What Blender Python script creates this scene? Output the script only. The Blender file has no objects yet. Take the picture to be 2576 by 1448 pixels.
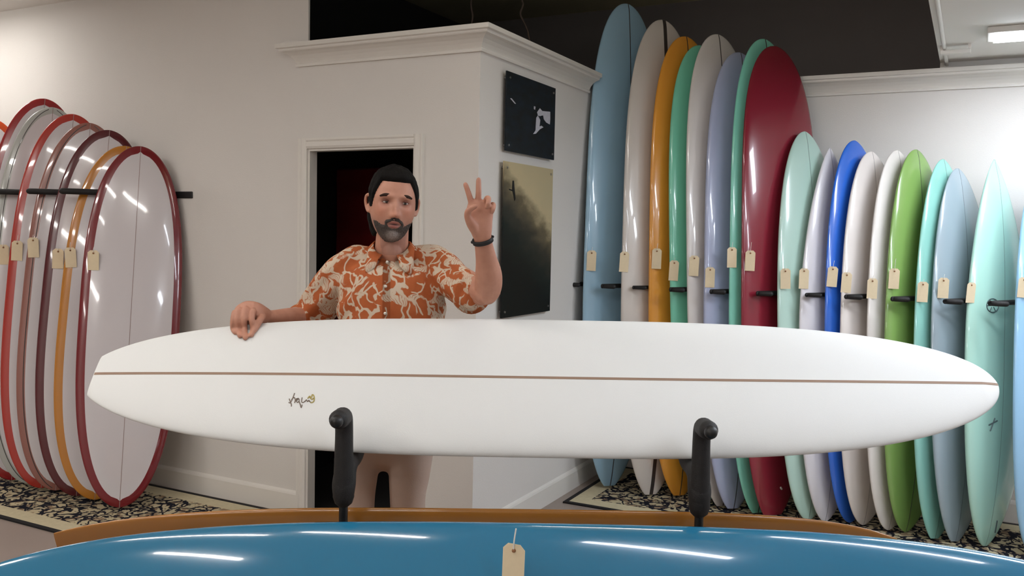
import bpy, bmesh, math, random
import numpy as np
from mathutils import Vector, Matrix, noise
from mathutils.bvhtree import BVHTree
random.seed(4)
SC = bpy.context.scene
COL = SC.collection

# ------------------------------------------------------------------ camera, light, exposure
F, CX, CY, CAMH = 2240.0, 1288.0, 724.0, 1.57
_n = lambda v: v / np.linalg.norm(v)
_X = _n(np.array([-3050 - CX, CY - 500, -F]))
_Y = np.array([2450 - CX, CY - 612, -F]); _Y = _n(_Y - _X * (_Y @ _X))
_Z = np.cross(_X, _Y)
_X = -_X; _Z = np.cross(_X, _Y)
if _Z[1] < 0: _X = -_X; _Z = -_Z
R = np.array([_X, _Y, _Z])
C0 = np.array([0, 0, CAMH])
cam = bpy.data.cameras.new('camera'); camo = bpy.data.objects.new('camera', cam); COL.objects.link(camo)
cam.sensor_width = 36.0; cam.lens = 36.0 * F / 2576.0; cam.clip_start = 0.05; cam.clip_end = 60
M = Matrix([list(R[0]) + [0], list(R[1]) + [0], list(R[2]) + [CAMH], [0, 0, 0, 1]])
camo.matrix_world = M
SC.camera = camo
cam.dof.use_dof = False
W = bpy.data.worlds.new('world'); SC.world = W; W.use_nodes = True
W.node_tree.nodes['Background'].inputs[0].default_value = (1, .985, .965, 1)
W.node_tree.nodes['Background'].inputs[1].default_value = 0.25
SC.view_settings.view_transform = 'Standard'; SC.view_settings.look = 'None'
SC.view_settings.gamma = 1; SC.view_settings.use_curve_mapping = False
SC.view_settings.exposure = 0.55
LAMP = 24.0          # strength of the tubes

def ray(px, py): return _n(R @ np.array([px - CX, CY - py, -F]))
VD = Vector(R @ np.array([0, 0, -1]))
V = Vector((VD.x, VD.y, 0)).normalized()          # away from the lens, level
RT = Vector((V.y, -V.x, 0))                       # to the right, level
UP = Vector((0, 0, 1))
def P(px, py, d):
    r = ray(px, py); return Vector(C0 + r * (d / float(np.dot(r, np.array(VD)))))
def hit(px, py, ax, val):
    r = ray(px, py); return Vector(C0 + r * ((val - C0[ax]) / r[ax]))

# ------------------------------------------------------------------ materials
def lin(c):
    return tuple(((x / 255) / 12.92 if x <= 10 else (((x / 255) + .055) / 1.055) ** 2.4) for x in c) + (1,)
def mat(name, rgb, rough=.5, coat=0, metal=0, bump=0, bscale=200, var=0, vscale=6, emit=None, spec=.5, sss=0, sheen=0):
    m = bpy.data.materials.new(name); m.use_nodes = True
    nt = m.node_tree; b = nt.nodes['Principled BSDF']
    col = lin(rgb)
    b.inputs['Base Color'].default_value = col
    b.inputs['Roughness'].default_value = rough
    b.inputs['Metallic'].default_value = metal
    b.inputs['Specular IOR Level'].default_value = spec
    b.inputs['Coat Weight'].default_value = coat
    b.inputs['Coat Roughness'].default_value = .04
    if sheen: b.inputs['Sheen Weight'].default_value = sheen
    if sss:
        b.inputs['Subsurface Weight'].default_value = sss; b.inputs['Subsurface Radius'].default_value = (.012, .005, .003)
        b.inputs['Subsurface Scale'].default_value = 1
    if emit:
        b.inputs['Emission Color'].default_value = lin(emit[0]); b.inputs['Emission Strength'].default_value = emit[1]
    tc = nt.nodes.new('ShaderNodeTexCoord')
    if var:
        nz = nt.nodes.new('ShaderNodeTexNoise'); nz.inputs['Scale'].default_value = vscale; nz.inputs['Detail'].default_value = 4
        nt.links.new(tc.outputs['Object'], nz.inputs['Vector'])
        mx = nt.nodes.new('ShaderNodeMix'); mx.data_type = 'RGBA'
        mx.inputs[6].default_value = tuple(x * (1 - var) for x in col[:3]) + (1,)
        mx.inputs[7].default_value = tuple(min(1, x * (1 + var)) for x in col[:3]) + (1,)
        nt.links.new(nz.outputs['Fac'], mx.inputs[0]); nt.links.new(mx.outputs[2], b.inputs['Base Color'])
    if bump:
        nz = nt.nodes.new('ShaderNodeTexNoise'); nz.inputs['Scale'].default_value = bscale
        nt.links.new(tc.outputs['Object'], nz.inputs['Vector'])
        bp = nt.nodes.new('ShaderNodeBump'); bp.inputs['Strength'].default_value = bump; bp.inputs['Distance'].default_value = .002
        nt.links.new(nz.outputs['Fac'], bp.inputs['Height']); nt.links.new(bp.outputs['Normal'], b.inputs['Normal'])
    return m
MT = {}
MT['wall'] = mat('white_wall_paint', (224, 220, 215), .75, bump=.25, bscale=150, var=.01, vscale=3)
MT['trim'] = mat('white_trim_paint', (228, 224, 217), .45)
MT['ceiling'] = mat('ceiling_paint', (238, 234, 229), .85, bump=.2)
MT['dark'] = mat('dark_upper_wall', (100, 94, 92), .9, bump=.3, bscale=60, var=.12, vscale=3)
MT['dark_side'] = mat('black_side_wall', (16, 14, 14), .9)
MT['olive'] = mat('olive_high_ceiling', (150, 142, 112), .9, var=.1, vscale=2)
MT['floor'] = mat('polished_concrete', (150, 136, 126), .38, var=.1, vscale=2.5, bump=.1, bscale=30)
MT['black_foam'] = mat('black_foam', (22, 20, 20), .65, bump=.4, bscale=300)
MT['black_metal'] = mat('black_metal', (12, 12, 13), .4)
MT['card'] = mat('manila_card', (232, 214, 180), .8, var=.05, vscale=60)
MT['string'] = mat('white_string', (225, 222, 215), .9)
MT['eyelet'] = mat('card_eyelet', (150, 105, 70), .7)
MT['stringer'] = mat('dark_stringer_wood', (58, 52, 52), .3, coat=.5)
MT['stringer_brown'] = mat('brown_stringer_wood', (150, 122, 102), .6)
MT['chrome'] = mat('brushed_steel', (190, 190, 190), .3, metal=1)
MT['skin'] = mat('skin', (190, 128, 105), .5, sss=.0, bump=.15, bscale=400)
MT['lamp'] = mat('lamp_tube', (255, 255, 255), .5, emit=((255, 251, 246), LAMP))
MT['lamp_cool'] = mat('lamp_diffuser_cool', (255, 255, 255), .5, emit=((236, 244, 255), LAMP))
MT['door_black'] = mat('dark_room_shade', (14, 12, 12), .9)  # shade of the unlit room behind the door, put into the colour
MT['black_print'] = mat('black_ink', (40, 42, 42), .6)

# ------------------------------------------------------------------ mesh helpers
def link(name, me, m=None, parent=None, smooth=False):
    o = bpy.data.objects.new(name, me); COL.objects.link(o)
    if m is not None:
        me.materials.clear(); me.materials.append(m)
    if smooth:
        me.polygons.foreach_set('use_smooth', [True] * len(me.polygons))
    if parent is not None: o.parent = parent
    return o
def mk(name, bm, m, parent=None, smooth=False, norm=True):
    if norm: bmesh.ops.recalc_face_normals(bm, faces=bm.faces)
    me = bpy.data.meshes.new(name); bm.to_mesh(me); bm.free()
    return link(name, me, m, parent, smooth)
def tag(o, label=None, cat=None, group=None, kind=None):
    if label: o['label'] = label
    if cat: o['category'] = cat
    if group: o['group'] = group
    if kind: o['kind'] = kind
    return o
def empty(name, loc=(0, 0, 0)):
    o = bpy.data.objects.new(name, None); COL.objects.link(o); o.location = loc; o.empty_display_size = .1
    return o
def box(bm, a, b, bev=0):
    a = Vector(a); b = Vector(b)
    g = bmesh.ops.create_cube(bm, size=1, matrix=Matrix.Translation((a + b) / 2) @ Matrix.Diagonal(((b - a).x, (b - a).y, (b - a).z, 1)))
    if bev:
        es = list({e for v in g['verts'] for e in v.link_edges})
        bmesh.ops.bevel(bm, geom=es, offset=bev, segments=2, affect='EDGES', profile=.5)
def obox(bm, c, ax, ay, az, sx, sy, sz, bev=0):
    mt = Matrix((ax, ay, az)).transposed().to_4x4(); mt.translation = c
    g = bmesh.ops.create_cube(bm, size=1, matrix=mt @ Matrix.Diagonal((sx, sy, sz, 1)))
    if bev:
        es = list({e for v in g['verts'] for e in v.link_edges})
        bmesh.ops.bevel(bm, geom=es, offset=bev, segments=2, affect='EDGES', profile=.5)
def catmull(pts, k):
    pts = [list(p) for p in pts]; n = len(pts); out = []
    for i in range(n - 1):
        p0 = pts[max(i - 1, 0)]; p1 = pts[i]; p2 = pts[i + 1]; p3 = pts[min(i + 2, n - 1)]
        for j in range(k):
            t = j / k
            out.append([.5 * (2 * b + (c - a) * t + (2 * a - 5 * b + 4 * c - d) * t * t + (3 * b - a - 3 * c + d) * t ** 3)
                        for a, b, c, d in zip(p0, p1, p2, p3)])
    out.append(pts[-1]); return out
def tube(bm, pts, rad, seg=14, k=6, ref=None, caps=True):
    """smooth tube through pts; rad: number, list of numbers or list of (ra, rb); ref: direction of ra"""
    n = len(pts)
    if not isinstance(rad, (list, tuple)): rad = [rad] * n
    rad = [(r, r) if not isinstance(r, (list, tuple)) else r for r in rad]
    q = catmull([list(p) + list(r) for p, r in zip(pts, rad)], k)
    cs = [Vector(a[:3]) for a in q]; rs = [(max(a[3], 1e-4), max(a[4], 1e-4)) for a in q]
    m = len(cs); rings = []; a = None
    if caps:   # round ends
        d0 = (cs[0] - cs[1]).normalized(); d1 = (cs[-1] - cs[-2]).normalized()
        h0 = min(rs[0]); h1 = min(rs[-1]); pre = []; post = []
        for t in (80, 60, 35):
            s = math.sin(math.radians(t)); c = math.cos(math.radians(t))
            pre.append((cs[0] + d0 * h0 * s, (rs[0][0] * c, rs[0][1] * c)))
        for t in (35, 60, 80):
            s = math.sin(math.radians(t)); c = math.cos(math.radians(t))
            post.append((cs[-1] + d1 * h1 * s, (rs[-1][0] * c, rs[-1][1] * c)))
        cs = [p[0] for p in pre] + cs + [p[0] for p in post]; rs = [p[1] for p in pre] + rs + [p[1] for p in post]
        m = len(cs)
    for i in range(m):
        d = (cs[min(i + 1, m - 1)] - cs[max(i - 1, 0)])
        d.normalize()
        if ref is not None: a = ref - d * ref.dot(d)
        elif a is None:
            a = Vector((0, 0, 1)) if abs(d.z) < .9 else Vector((1, 0, 0)); a = a - d * a.dot(d)
        else: a = a - d * a.dot(d)
        a.normalize(); b = d.cross(a)
        rings.append([bm.verts.new(cs[i] + a * (rs[i][0] * math.cos(2 * math.pi * j / seg)) + b * (rs[i][1] * math.sin(2 * math.pi * j / seg))) for j in range(seg)])
    for i in range(m - 1):
        for j in range(seg):
            bm.faces.new((rings[i][j], rings[i][(j + 1) % seg], rings[i + 1][(j + 1) % seg], rings[i + 1][j]))
    bm.faces.new(rings[0][::-1]); bm.faces.new(rings[-1])
def ball(bm, c, rx, ry=None, rz=None, ax=None, u=16, v=12):
    ry = ry or rx; rz = rz or rx
    mt = (Matrix(ax).transposed() if ax else Matrix.Identity(3)).to_4x4(); mt.translation = c
    bmesh.ops.create_uvsphere(bm, u_segments=u, v_segments=v, radius=1, matrix=mt @ Matrix.Diagonal((rx, ry, rz, 1)))
def remesh(bm, voxel, smooth=3, fac=.5):
    me = bpy.data.meshes.new('tmp'); bm.to_mesh(me); bm.free()
    o = bpy.data.objects.new('tmp', me); COL.objects.link(o)
    m = o.modifiers.new('r', 'REMESH'); m.mode = 'VOXEL'; m.voxel_size = voxel
    if smooth:
        s = o.modifiers.new('s', 'SMOOTH'); s.iterations = smooth; s.factor = fac
    bpy.context.view_layer.update()
    dg = bpy.context.evaluated_depsgraph_get()
    r = bpy.data.meshes.new_from_object(o.evaluated_get(dg))
    bpy.data.objects.remove(o); bpy.data.meshes.remove(me)
    return r
def displace(me, fn):
    n = len(me.vertices); co = np.empty(n * 3, dtype=np.float32); no = np.empty(n * 3, dtype=np.float32)
    me.vertices.foreach_get('co', co); me.vertices.foreach_get('normal', no)
    co = co.reshape(-1, 3); no = no.reshape(-1, 3)
    d = np.array([fn(Vector(c)) for c in co.tolist()], dtype=np.float32)
    me.vertices.foreach_set('co', (co + no * d[:, None]).ravel()); me.update()
def prism(bm, prof, axis_from, axis_to, ex, ey):
    """extrude a 2-D profile (list of (a,b) in directions ex, ey) from one point to another"""
    A = [bm.verts.new(Vector(axis_from) + ex * p[0] + ey * p[1]) for p in prof]
    B = [bm.verts.new(Vector(axis_to) + ex * p[0] + ey * p[1]) for p in prof]
    n = len(prof)
    for i in range(n): bm.faces.new((A[i], A[(i + 1) % n], B[(i + 1) % n], B[i]))
    bm.faces.new(A[::-1]); bm.faces.new(B)

# ------------------------------------------------------------------ room shell
YD, XC, YW, ZC = 3.78, -2.15, 5.72, 2.555      # door wall, side of the box room, far right wall, crown top
XL, XR, YB, ZH = -8.0, 4.0, -4.0, 3.30
DX0, DX1, DZ = -3.207, -2.517, 2.005            # door opening
XO = -3.21                                      # where the tall wall stops
def st(name, bm, m, smooth=False):
    return tag(mk(name, bm, m, smooth=smooth), kind='structure')
bm = bmesh.new(); box(bm, (XL, YB, -.1), (XR, 7.0, 0)); st('floor', bm, MT['floor'])
bm = bmesh.new(); box(bm, (-3.8, YD + .06, 0), (XC - .12, YD + 1.5, .004)); st('floor_room_shade', bm, MT['door_black'])  # black slab over the concrete, stands in for the shade inside the doorway
bm = bmesh.new()
box(bm, (XL, YD, 0), (DX0, YD + .06, 2.45)); box(bm, (XL, YD, 2.45), (XO, YD + .012, ZH))
box(bm, (DX1, YD, 0), (XC, YD + .06, 2.45)); box(bm, (DX0, YD, DZ), (DX1, YD + .06, 2.45)); box(bm, (XO, YD, 2.45), (XC, YD + .06, ZC - .002))
st('wall_left', bm, MT['wall'])
bm = bmesh.new(); box(bm, (XC - .12, YD + .06, 0), (XC, YW, ZC)); st('wall_side', bm, MT['wall'])
bm = bmesh.new(); box(bm, (XC - .12, YW, 0), (XR, YW + .12, ZC)); box(bm, (-.22, YW, ZC), (XR, YW + .12, 2.6)); st('wall_back', bm, MT['wall'])
bm = bmesh.new(); box(bm, (-4.4, 6.38, 2.2), (XR, 6.5, ZH)); st('wall_upper', bm, MT['dark'])
bm = bmesh.new(); box(bm, (-3.9, YD + .061, 0), (-3.8, 6.38, ZH)); st('wall_dark_side', bm, MT['dark_side'])
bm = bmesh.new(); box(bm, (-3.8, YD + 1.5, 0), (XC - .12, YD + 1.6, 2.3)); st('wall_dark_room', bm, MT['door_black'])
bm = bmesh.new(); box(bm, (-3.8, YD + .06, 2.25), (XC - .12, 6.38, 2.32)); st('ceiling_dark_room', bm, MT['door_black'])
bm = bmesh.new(); box(bm, (XL - .1, YB, 0), (XL, YD, ZH)); st('wall_far_left', bm, MT['wall'])
bm = bmesh.new(); box(bm, (XR, YB, 0), (XR + .1, YW, ZH)); st('wall_right', bm, MT['wall'])
bm = bmesh.new(); box(bm, (XL, YB - .1, 0), (XR, YB, ZH)); st('wall_behind', bm, MT['wall'])
# ceilings: white over the shop floor, a low one over the right, a high dark one above the middle
bm = bmesh.new(); box(bm, (XL, YB, 2.98), (XO, YD, 3.04)); box(bm, (XO, YB, 2.98), (XR, 2.45, 3.04)); st('ceiling', bm, MT['ceiling'])
bm = bmesh.new(); box(bm, (-.22, 2.45, 2.60), (XR, YW + .12, 2.68)); box(bm, (-.22, 2.40, 2.60), (XR, 2.45, 2.98)); st('ceiling_low', bm, MT['ceiling'])
bm = bmesh.new(); box(bm, (-4.4, 2.2, 3.27), (XR, 6.5, 3.35)); st('ceiling_high', bm, MT['olive'])
# crown moulding profile: (out from the wall, height)
CR = [(0, 0), (.014, 0), (.016, .012), (.010, .018), (.014, .026), (.022, .040), (.036, .056), (.056, .068), (.074, .074), (.078, .080), (.078, .086), (.092, .090), (.092, .112), (0, .112)]
def crown(name, pts, wallside):
    """profile swept along level pts with mitred corners; wallside = outward unit vectors of each run"""
    bm = bmesh.new(); rings = []
    for i, p in enumerate(pts):
        o = wallside[i]
        rings.append([bm.verts.new(Vector((p[0] + o[0] * a, p[1] + o[1] * a, ZC - .112 + h))) for a, h in CR])
    n = len(CR)
    for i in range(len(rings) - 1):
        for j in range(n): bm.faces.new((rings[i][j], rings[i][(j + 1) % n], rings[i + 1][(j + 1) % n], rings[i + 1][j]))
    bm.faces.new(rings[0]); bm.faces.new(rings[-1][::-1])
    return st(name, bm, MT['trim'])
x0 = -3.27
crown('trim_1', [(x0, YD), (x0, YD), (XC, YD), (XC, 5.12)], [(0, 0.01), (-1, -1), (1, -1), (1, 0)])
crown('trim_2', [(XC + .001, YW), (XR, YW)], [(0, -1), (0, -1)])
bm = bmesh.new(); box(bm, (XC - .12, YD + .02, ZC), (XC + .06, YW, ZC + .006)); st('trim_3', bm, MT['trim'])
# baseboards
BB = [(0, 0), (.014, 0), (.014, .105), (.010, .115), (.004, .122), (0, .125)]
def baseb(name, a, b, out):
    bm = bmesh.new(); prism(bm, BB, (a[0], a[1], 0), (b[0], b[1], 0), Vector((out[0], out[1], 0)), UP); st(name, bm, MT['trim'])
baseb('baseboard_left', (XL, YD), (DX0 - .055, YD), (0, -1))
baseb('baseboard_box', (DX1 + .055, YD), (XC + .014, YD), (0, -1))
baseb('baseboard_side', (XC, YD - .014), (XC, YW), (1, 0))
baseb('baseboard_back', (XC, YW), (XR, YW), (0, -1))
# door casing and jamb
CS = [(0, 0), (.012, 0), (.018, .012), (.018, .030), (.013, .036), (.019, .044), (.019, .055), (0, .055)]
bm = bmesh.new(); o_ = Vector((0, -1, 0))
prism(bm, CS, (DX0, YD, 0), (DX0, YD, DZ + .055), o_, Vector((-1, 0, 0)))
prism(bm, CS, (DX1, YD, 0), (DX1, YD, DZ + .055), o_, Vector((1, 0, 0)))
prism(bm, CS, (DX0 - .001, YD, DZ), (DX1 + .001, YD, DZ), o_, UP)
st('trim_4', bm, MT['trim'])
bm = bmesh.new()
box(bm, (DX0, YD, 0), (DX0 + .012, YD + .06, DZ)); box(bm, (DX1 - .012, YD, 0), (DX1, YD + .06, DZ)); box(bm, (DX0 + .012, YD, DZ - .012), (DX1 - .012, YD + .06, DZ))
st('door_1', bm, MT['trim'])

# dark red panel inside the doorway
t = empty('red_panel', (-3.75, 4.75, .004)); tag(t, 'dark red upright panel standing inside the dark doorway behind the man', 'panel')
q0 = hit(845, 425, 1, 4.75)
bm = bmesh.new(); box(bm, (q0.x + 3.75, 0, 0.02), (q0.x + 3.75 + .50, .04, q0.z), bev=.012)
mk('board', bm, mat('dark_red_gloss', (135, 30, 34), .5, coat=.1), t)
bm = bmesh.new(); box(bm, (q0.x + 3.75 - .01, -.02, 0), (q0.x + 3.75 + .51, .06, .02)); mk('foot', bm, MT['black_metal'], t)

# ------------------------------------------------------------------ rugs
def rug_material():
    m = bpy.data.materials.new('woven_rug'); m.use_nodes = True; nt = m.node_tree; b = nt.nodes['Principled BSDF']
    b.inputs['Roughness'].default_value = .95; b.inputs['Specular IOR Level'].default_value = .1
    tc = nt.nodes.new('ShaderNodeTexCoord')
    warp = nt.nodes.new('ShaderNodeTexNoise'); warp.inputs['Scale'].default_value = 7; warp.inputs['Detail'].default_value = 2
    nt.links.new(tc.outputs['Object'], warp.inputs['Vector'])
    mixv = nt.nodes.new('ShaderNodeMix'); mixv.data_type = 'VECTOR'; mixv.inputs[0].default_value = .16
    nt.links.new(tc.outputs['Object'], mixv.inputs[4]); nt.links.new(warp.outputs['Color'], mixv.inputs[5])
    vo = nt.nodes.new('ShaderNodeTexVoronoi'); vo.feature = 'DISTANCE_TO_EDGE'; vo.inputs['Scale'].default_value = 15
    nt.links.new(mixv.outputs[1], vo.inputs['Vector'])
    r1 = nt.nodes.new('ShaderNodeValToRGB'); r1.color_ramp.elements[0].position = .07; r1.color_ramp.elements[1].position = .10
    nt.links.new(vo.outputs['Distance'], r1.inputs[0])
    n2 = nt.nodes.new('ShaderNodeTexNoise'); n2.inputs['Scale'].default_value = 13; n2.inputs['Detail'].default_value = 3
    nt.links.new(tc.outputs['Object'], n2.inputs['Vector'])
    r2 = nt.nodes.new('ShaderNodeValToRGB'); r2.color_ramp.elements[0].position = .55; r2.color_ramp.elements[1].position = .58
    nt.links.new(n2.outputs['Fac'], r2.inputs[0])
    n4 = nt.nodes.new('ShaderNodeTexNoise'); n4.inputs['Scale'].default_value = 34; n4.inputs['Detail'].default_value = 2
    nt.links.new(tc.outputs['Object'], n4.inputs['Vector'])
    r4 = nt.nodes.new('ShaderNodeValToRGB'); r4.color_ramp.elements[0].position = .40; r4.color_ramp.elements[1].position = .44
    nt.links.new(n4.outputs['Fac'], r4.inputs[0])
    base = nt.nodes.new('ShaderNodeMix'); base.data_type = 'RGBA'; base.inputs[6].default_value = lin((196, 182, 150)); base.inputs[7].default_value = lin((150, 128, 104))
    nt.links.new(r2.outputs[0], base.inputs[0])
    mul = nt.nodes.new('ShaderNodeMath'); mul.operation = 'MULTIPLY'
    nt.links.new(r1.outputs[0], mul.inputs[0]); nt.links.new(r4.outputs[0], mul.inputs[1])
    fin = nt.nodes.new('ShaderNodeMix'); fin.data_type = 'RGBA'; fin.inputs[6].default_value = lin((30, 30, 40))
    nt.links.new(mul.outputs[0], fin.inputs[0]); nt.links.new(base.outputs[2], fin.inputs[7])
    nt.links.new(fin.outputs[2], b.inputs['Base Color'])
    n3 = nt.nodes.new('ShaderNodeTexNoise'); n3.inputs['Scale'].default_value = 400
    bp = nt.nodes.new('ShaderNodeBump'); bp.inputs['Strength'].default_value = .6; bp.inputs['Distance'].default_value = .004
    nt.links.new(tc.outputs['Object'], n3.inputs['Vector']); nt.links.new(n3.outputs['Fac'], bp.inputs['Height']); nt.links.new(bp.outputs['Normal'], b.inputs['Normal'])
    return m
RUG = rug_material(); RUGB = mat('rug_black_border', (22, 20, 22), .95); RUGC = mat('rug_cream_margin', (196, 184, 152), .95, var=.15, vscale=40)
def rug(x0, x1, y0, y1, label):
    t = empty('area_rug', ((x0 + x1) / 2, (y0 + y1) / 2, 0)); tag(t, label, 'rug')
    ox, oy = (x0 + x1) / 2, (y0 + y1) / 2
    X0, X1, Y0, Y1 = x0 - ox, x1 - ox, y0 - oy, y1 - oy
    bm = bmesh.new()
    w = .028
    for a, b in (((X0, Y0), (X1, Y0 + w)), ((X0, Y1 - w), (X1, Y1)), ((X0, Y0 + w), (X0 + w, Y1 - w)), ((X1 - w, Y0 + w), (X1, Y1 - w))):
        box(bm, (a[0], a[1], .0), (b[0], b[1], .009))
    mk('border', bm, RUGB, t)
    bm = bmesh.new(); v = .13; box(bm, (X0 + v, Y0 + v, 0), (X1 - v, Y1 - v, .010)); mk('pile', bm, RUG, t)
    bm = bmesh.new(); box(bm, (X0 + w, Y0 + w, 0), (X1 - w, Y1 - w, .0092)); mk('margin', bm, RUGC, t)
    return t
rug(-2.075, 3.2, 4.72, 5.66, 'cream rug with black vine pattern and black border under the boards along the right wall')
rug(-7.4, -3.24, 2.90, 3.74, 'cream rug with black vine pattern under the white boards at the left')

# ------------------------------------------------------------------ surfboards
def outline(u, W, nose, tail):
    """half width at u (0 tail .. 1 nose). nose/tail = (centre, power, exponent, cut)"""
    uc = .5
    if u >= uc: t = (u - uc) / (1 - uc); p, q, c = nose
    else: t = (uc - u) / uc; p, q, c = tail
    return W / 2 * max(1 - (t * c) ** p, 0) ** q
LONG = ((3.6, .50, 1.0), (2.7, .60, .985)); EGG = ((2.5, .55, 1.0), (2.5, .56, 1.0)); LEGG = ((3.1, .50, 1.0), (2.8, .50, 1.0))
POINT = ((1.9, .78, 1.0), (2.5, .62, .995)); FISH = ((2.2, .58, 1.0), (2.5, .65, .985))
def grid(L, Wd, T, shp, rock=(.10, .05), nu=56, nv=32, dome=.0):
    us = [.5 - .5 * math.cos(math.pi * i / nu) for i in range(nu + 1)]
    pts = []
    for u in us:
        hw = max(outline(u, Wd, *shp), .004)
        s = abs(2 * u - 1)
        th = T * (1 - .72 * s ** 3.2) * min(1, .25 + hw / (Wd * .22))
        rk = (rock[0] if u > .5 else rock[1]) * s ** 2.6
        ring = []
        for j in range(nv):
            a = 2 * math.pi * j / nv; c, s_ = math.cos(a), math.sin(a)
            x = hw * math.copysign(abs(c) ** .72, c)
            z = th / 2 * math.copysign(abs(s_) ** .95, s_) * (1.0 if s_ > 0 else .9)
            ring.append((x, rk + z + dome * (1 - (x / max(hw, 1e-5)) ** 2) * th, (u - .5) * L))
        pts.append((u, hw, ring))
    return pts
def frame(P0, P1, ndir):
    u = (P1 - P0).normalized(); n = (ndir - u * ndir.dot(u)).normalized(); w = n.cross(u)   # w: to the viewer's right
    w = u.cross(n) * -1 if (u.cross(n)).dot(RT) < 0 else u.cross(n)
    m = Matrix((w, n, u)).transposed().to_4x4(); m.translation = (P0 + P1) / 2
    return m
BOARDS = {}
def board(key, P0, P1, ndir, Wd, T, shp, mats, label, group=None, rock=(.03, .02), rail=None, stringer=.005, nu=56, nv=32, fin=False, smat=None, pin=None):
    """mats: hull material, or (deck, rail) materials; local x = width, y = normal (towards the viewer), z = length"""
    L = (P1 - P0).length; m = frame(P0, P1, ndir)
    t = empty('surfboard'); t.matrix_world = m
    tag(t, label, 'surfboard', group)
    pts = grid(L, Wd, T, shp, rock, nu, nv)
    def build(sel):
        bm = bmesh.new(); vs = [[bm.verts.new(p) for p in r[2]] for r in pts]; n = nv
        for i in range(len(vs) - 1):
            for j in range(n):
                f = (vs[i][j], vs[i][(j + 1) % n], vs[i + 1][(j + 1) % n], vs[i + 1][j])
                if sel is None or sel(i, j): bm.faces.new(f)
        if sel is None or sel(0, 0): bm.faces.new(vs[0]); bm.faces.new(vs[-1][::-1])
        bmesh.ops.delete(bm, geom=[v for v in bm.verts if not v.link_faces], context='VERTS')
        return bm
    if isinstance(mats, tuple):
        # two shells meeting on an exact inset line: the panels (front and back) and the coloured rail band
        def xin(u):
            e = rail / L; v = (u - e) / (1 - 2 * e)
            return 0 if v <= 0 or v >= 1 else outline(v, Wd - 2 * rail, *shp)
        def ringpt(u, hw, a):
            s = abs(2 * u - 1); th = T * (1 - .72 * s ** 3.2) * min(1, .25 + hw / (Wd * .22)); rk = (rock[0] if u > .5 else rock[1]) * s ** 2.6
            c, s_ = math.cos(a), math.sin(a)
            return (hw * math.copysign(abs(c) ** .72, c), rk + th / 2 * math.copysign(abs(s_) ** .95, s_), (u - .5) * L)
        panel = bmesh.new(); band = bmesh.new()
        for bm, segs in ((panel, 'deck'), (band, 'rail')):
            rows = []
            for u, hw, _ in pts:
                xi = min(xin(u), hw * .999); ai = math.acos(max(min((xi / hw) ** (1 / .72), 1), 0))
                spans = [(ai, math.pi - ai, 20), (math.pi + ai, 2 * math.pi - ai, 20)] if segs == 'deck' else [(-ai, ai, 14), (math.pi - ai, math.pi + ai, 14)]
                rows.append((xi > 0, [[bm.verts.new(ringpt(u, hw, a0 + (a1 - a0) * k / n)) for k in range(n + 1)] for a0, a1, n in spans]))
            for (d0, A), (d1, B) in zip(rows, rows[1:]):
                if segs == 'deck' and not (d0 or d1): continue
                for ra, rb in zip(A, B):
                    for k in range(len(ra) - 1): bm.faces.new((ra[k], ra[k + 1], rb[k + 1], rb[k]))
            bmesh.ops.remove_doubles(bm, verts=bm.verts, dist=.0004)
            bmesh.ops.delete(bm, geom=[v for v in bm.verts if not v.link_faces], context='VERTS')
        mk('deck', panel, mats[0], t, True)
        mk('rail_band', band, mats[1], t, True)
    else:
        mk('hull', build(None), mats, t, True)
    def ztop(u, side=1):
        u = min(max(u, 0), 1)
        hw = max(outline(u, Wd, *shp), .004); s = abs(2 * u - 1)
        th = T * (1 - .72 * s ** 3.2) * min(1, .25 + hw / (Wd * .22)); rk = (rock[0] if u > .5 else rock[1]) * s ** 2.6
        return rk + side * th / 2 * (1 if side > 0 else .9)
    if stringer:
        bm = bmesh.new(); n = 40
        for side in (1, -1):
            rows = []
            for i in range(n + 1):
                u = .5 - .5 * math.cos(math.pi * (.015 + .97 * i / n))
                y = ztop(u, side) ; z = (u - .5) * L
                rows.append([bm.verts.new((x, y + side * e, z)) for x, e in ((-stringer / 2, -.003), (-stringer / 2, .0006), (stringer / 2, .0006), (stringer / 2, -.003))])
            for a, b in zip(rows, rows[1:]):
                for j in range(3): bm.faces.new((a[j], a[j + 1], b[j + 1], b[j]))
        mk('stringer', bm, smat or MT['stringer'], t)
    if pin:
        bm = bmesh.new()
        for sg in (-1, 1):
            pp = []
            for i in range(4, len(pts) - 4):
                u, hw, _ = pts[i]; c = max((hw - pin) / hw, 0) ** (1 / .72); s_ = math.sqrt(max(1 - c * c, 0))
                s = abs(2 * u - 1); th = T * (1 - .72 * s ** 3.2) * min(1, .25 + hw / (Wd * .22)); rk = (rock[0] if u > .5 else rock[1]) * s ** 2.6
                pp.append((sg * max(hw - pin, .001), rk + th / 2 * s_ ** .95, (u - .5) * L))
            tube(bm, pp, .0022, seg=6, k=1)
        mk('pinline', bm, MT['stringer'], t)
    bpy.context.view_layer.update()
    bmw = build(None); bmw.transform(m); BOARDS[key] = (t, BVHTree.FromBMesh(bmw), m, L); bmw.free()
    return t
def gloss(name, rgb, rough=.22, coat=.6, var=.03, vscale=2.5): return mat(name, rgb, rough, coat=coat, var=var, vscale=vscale)

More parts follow.
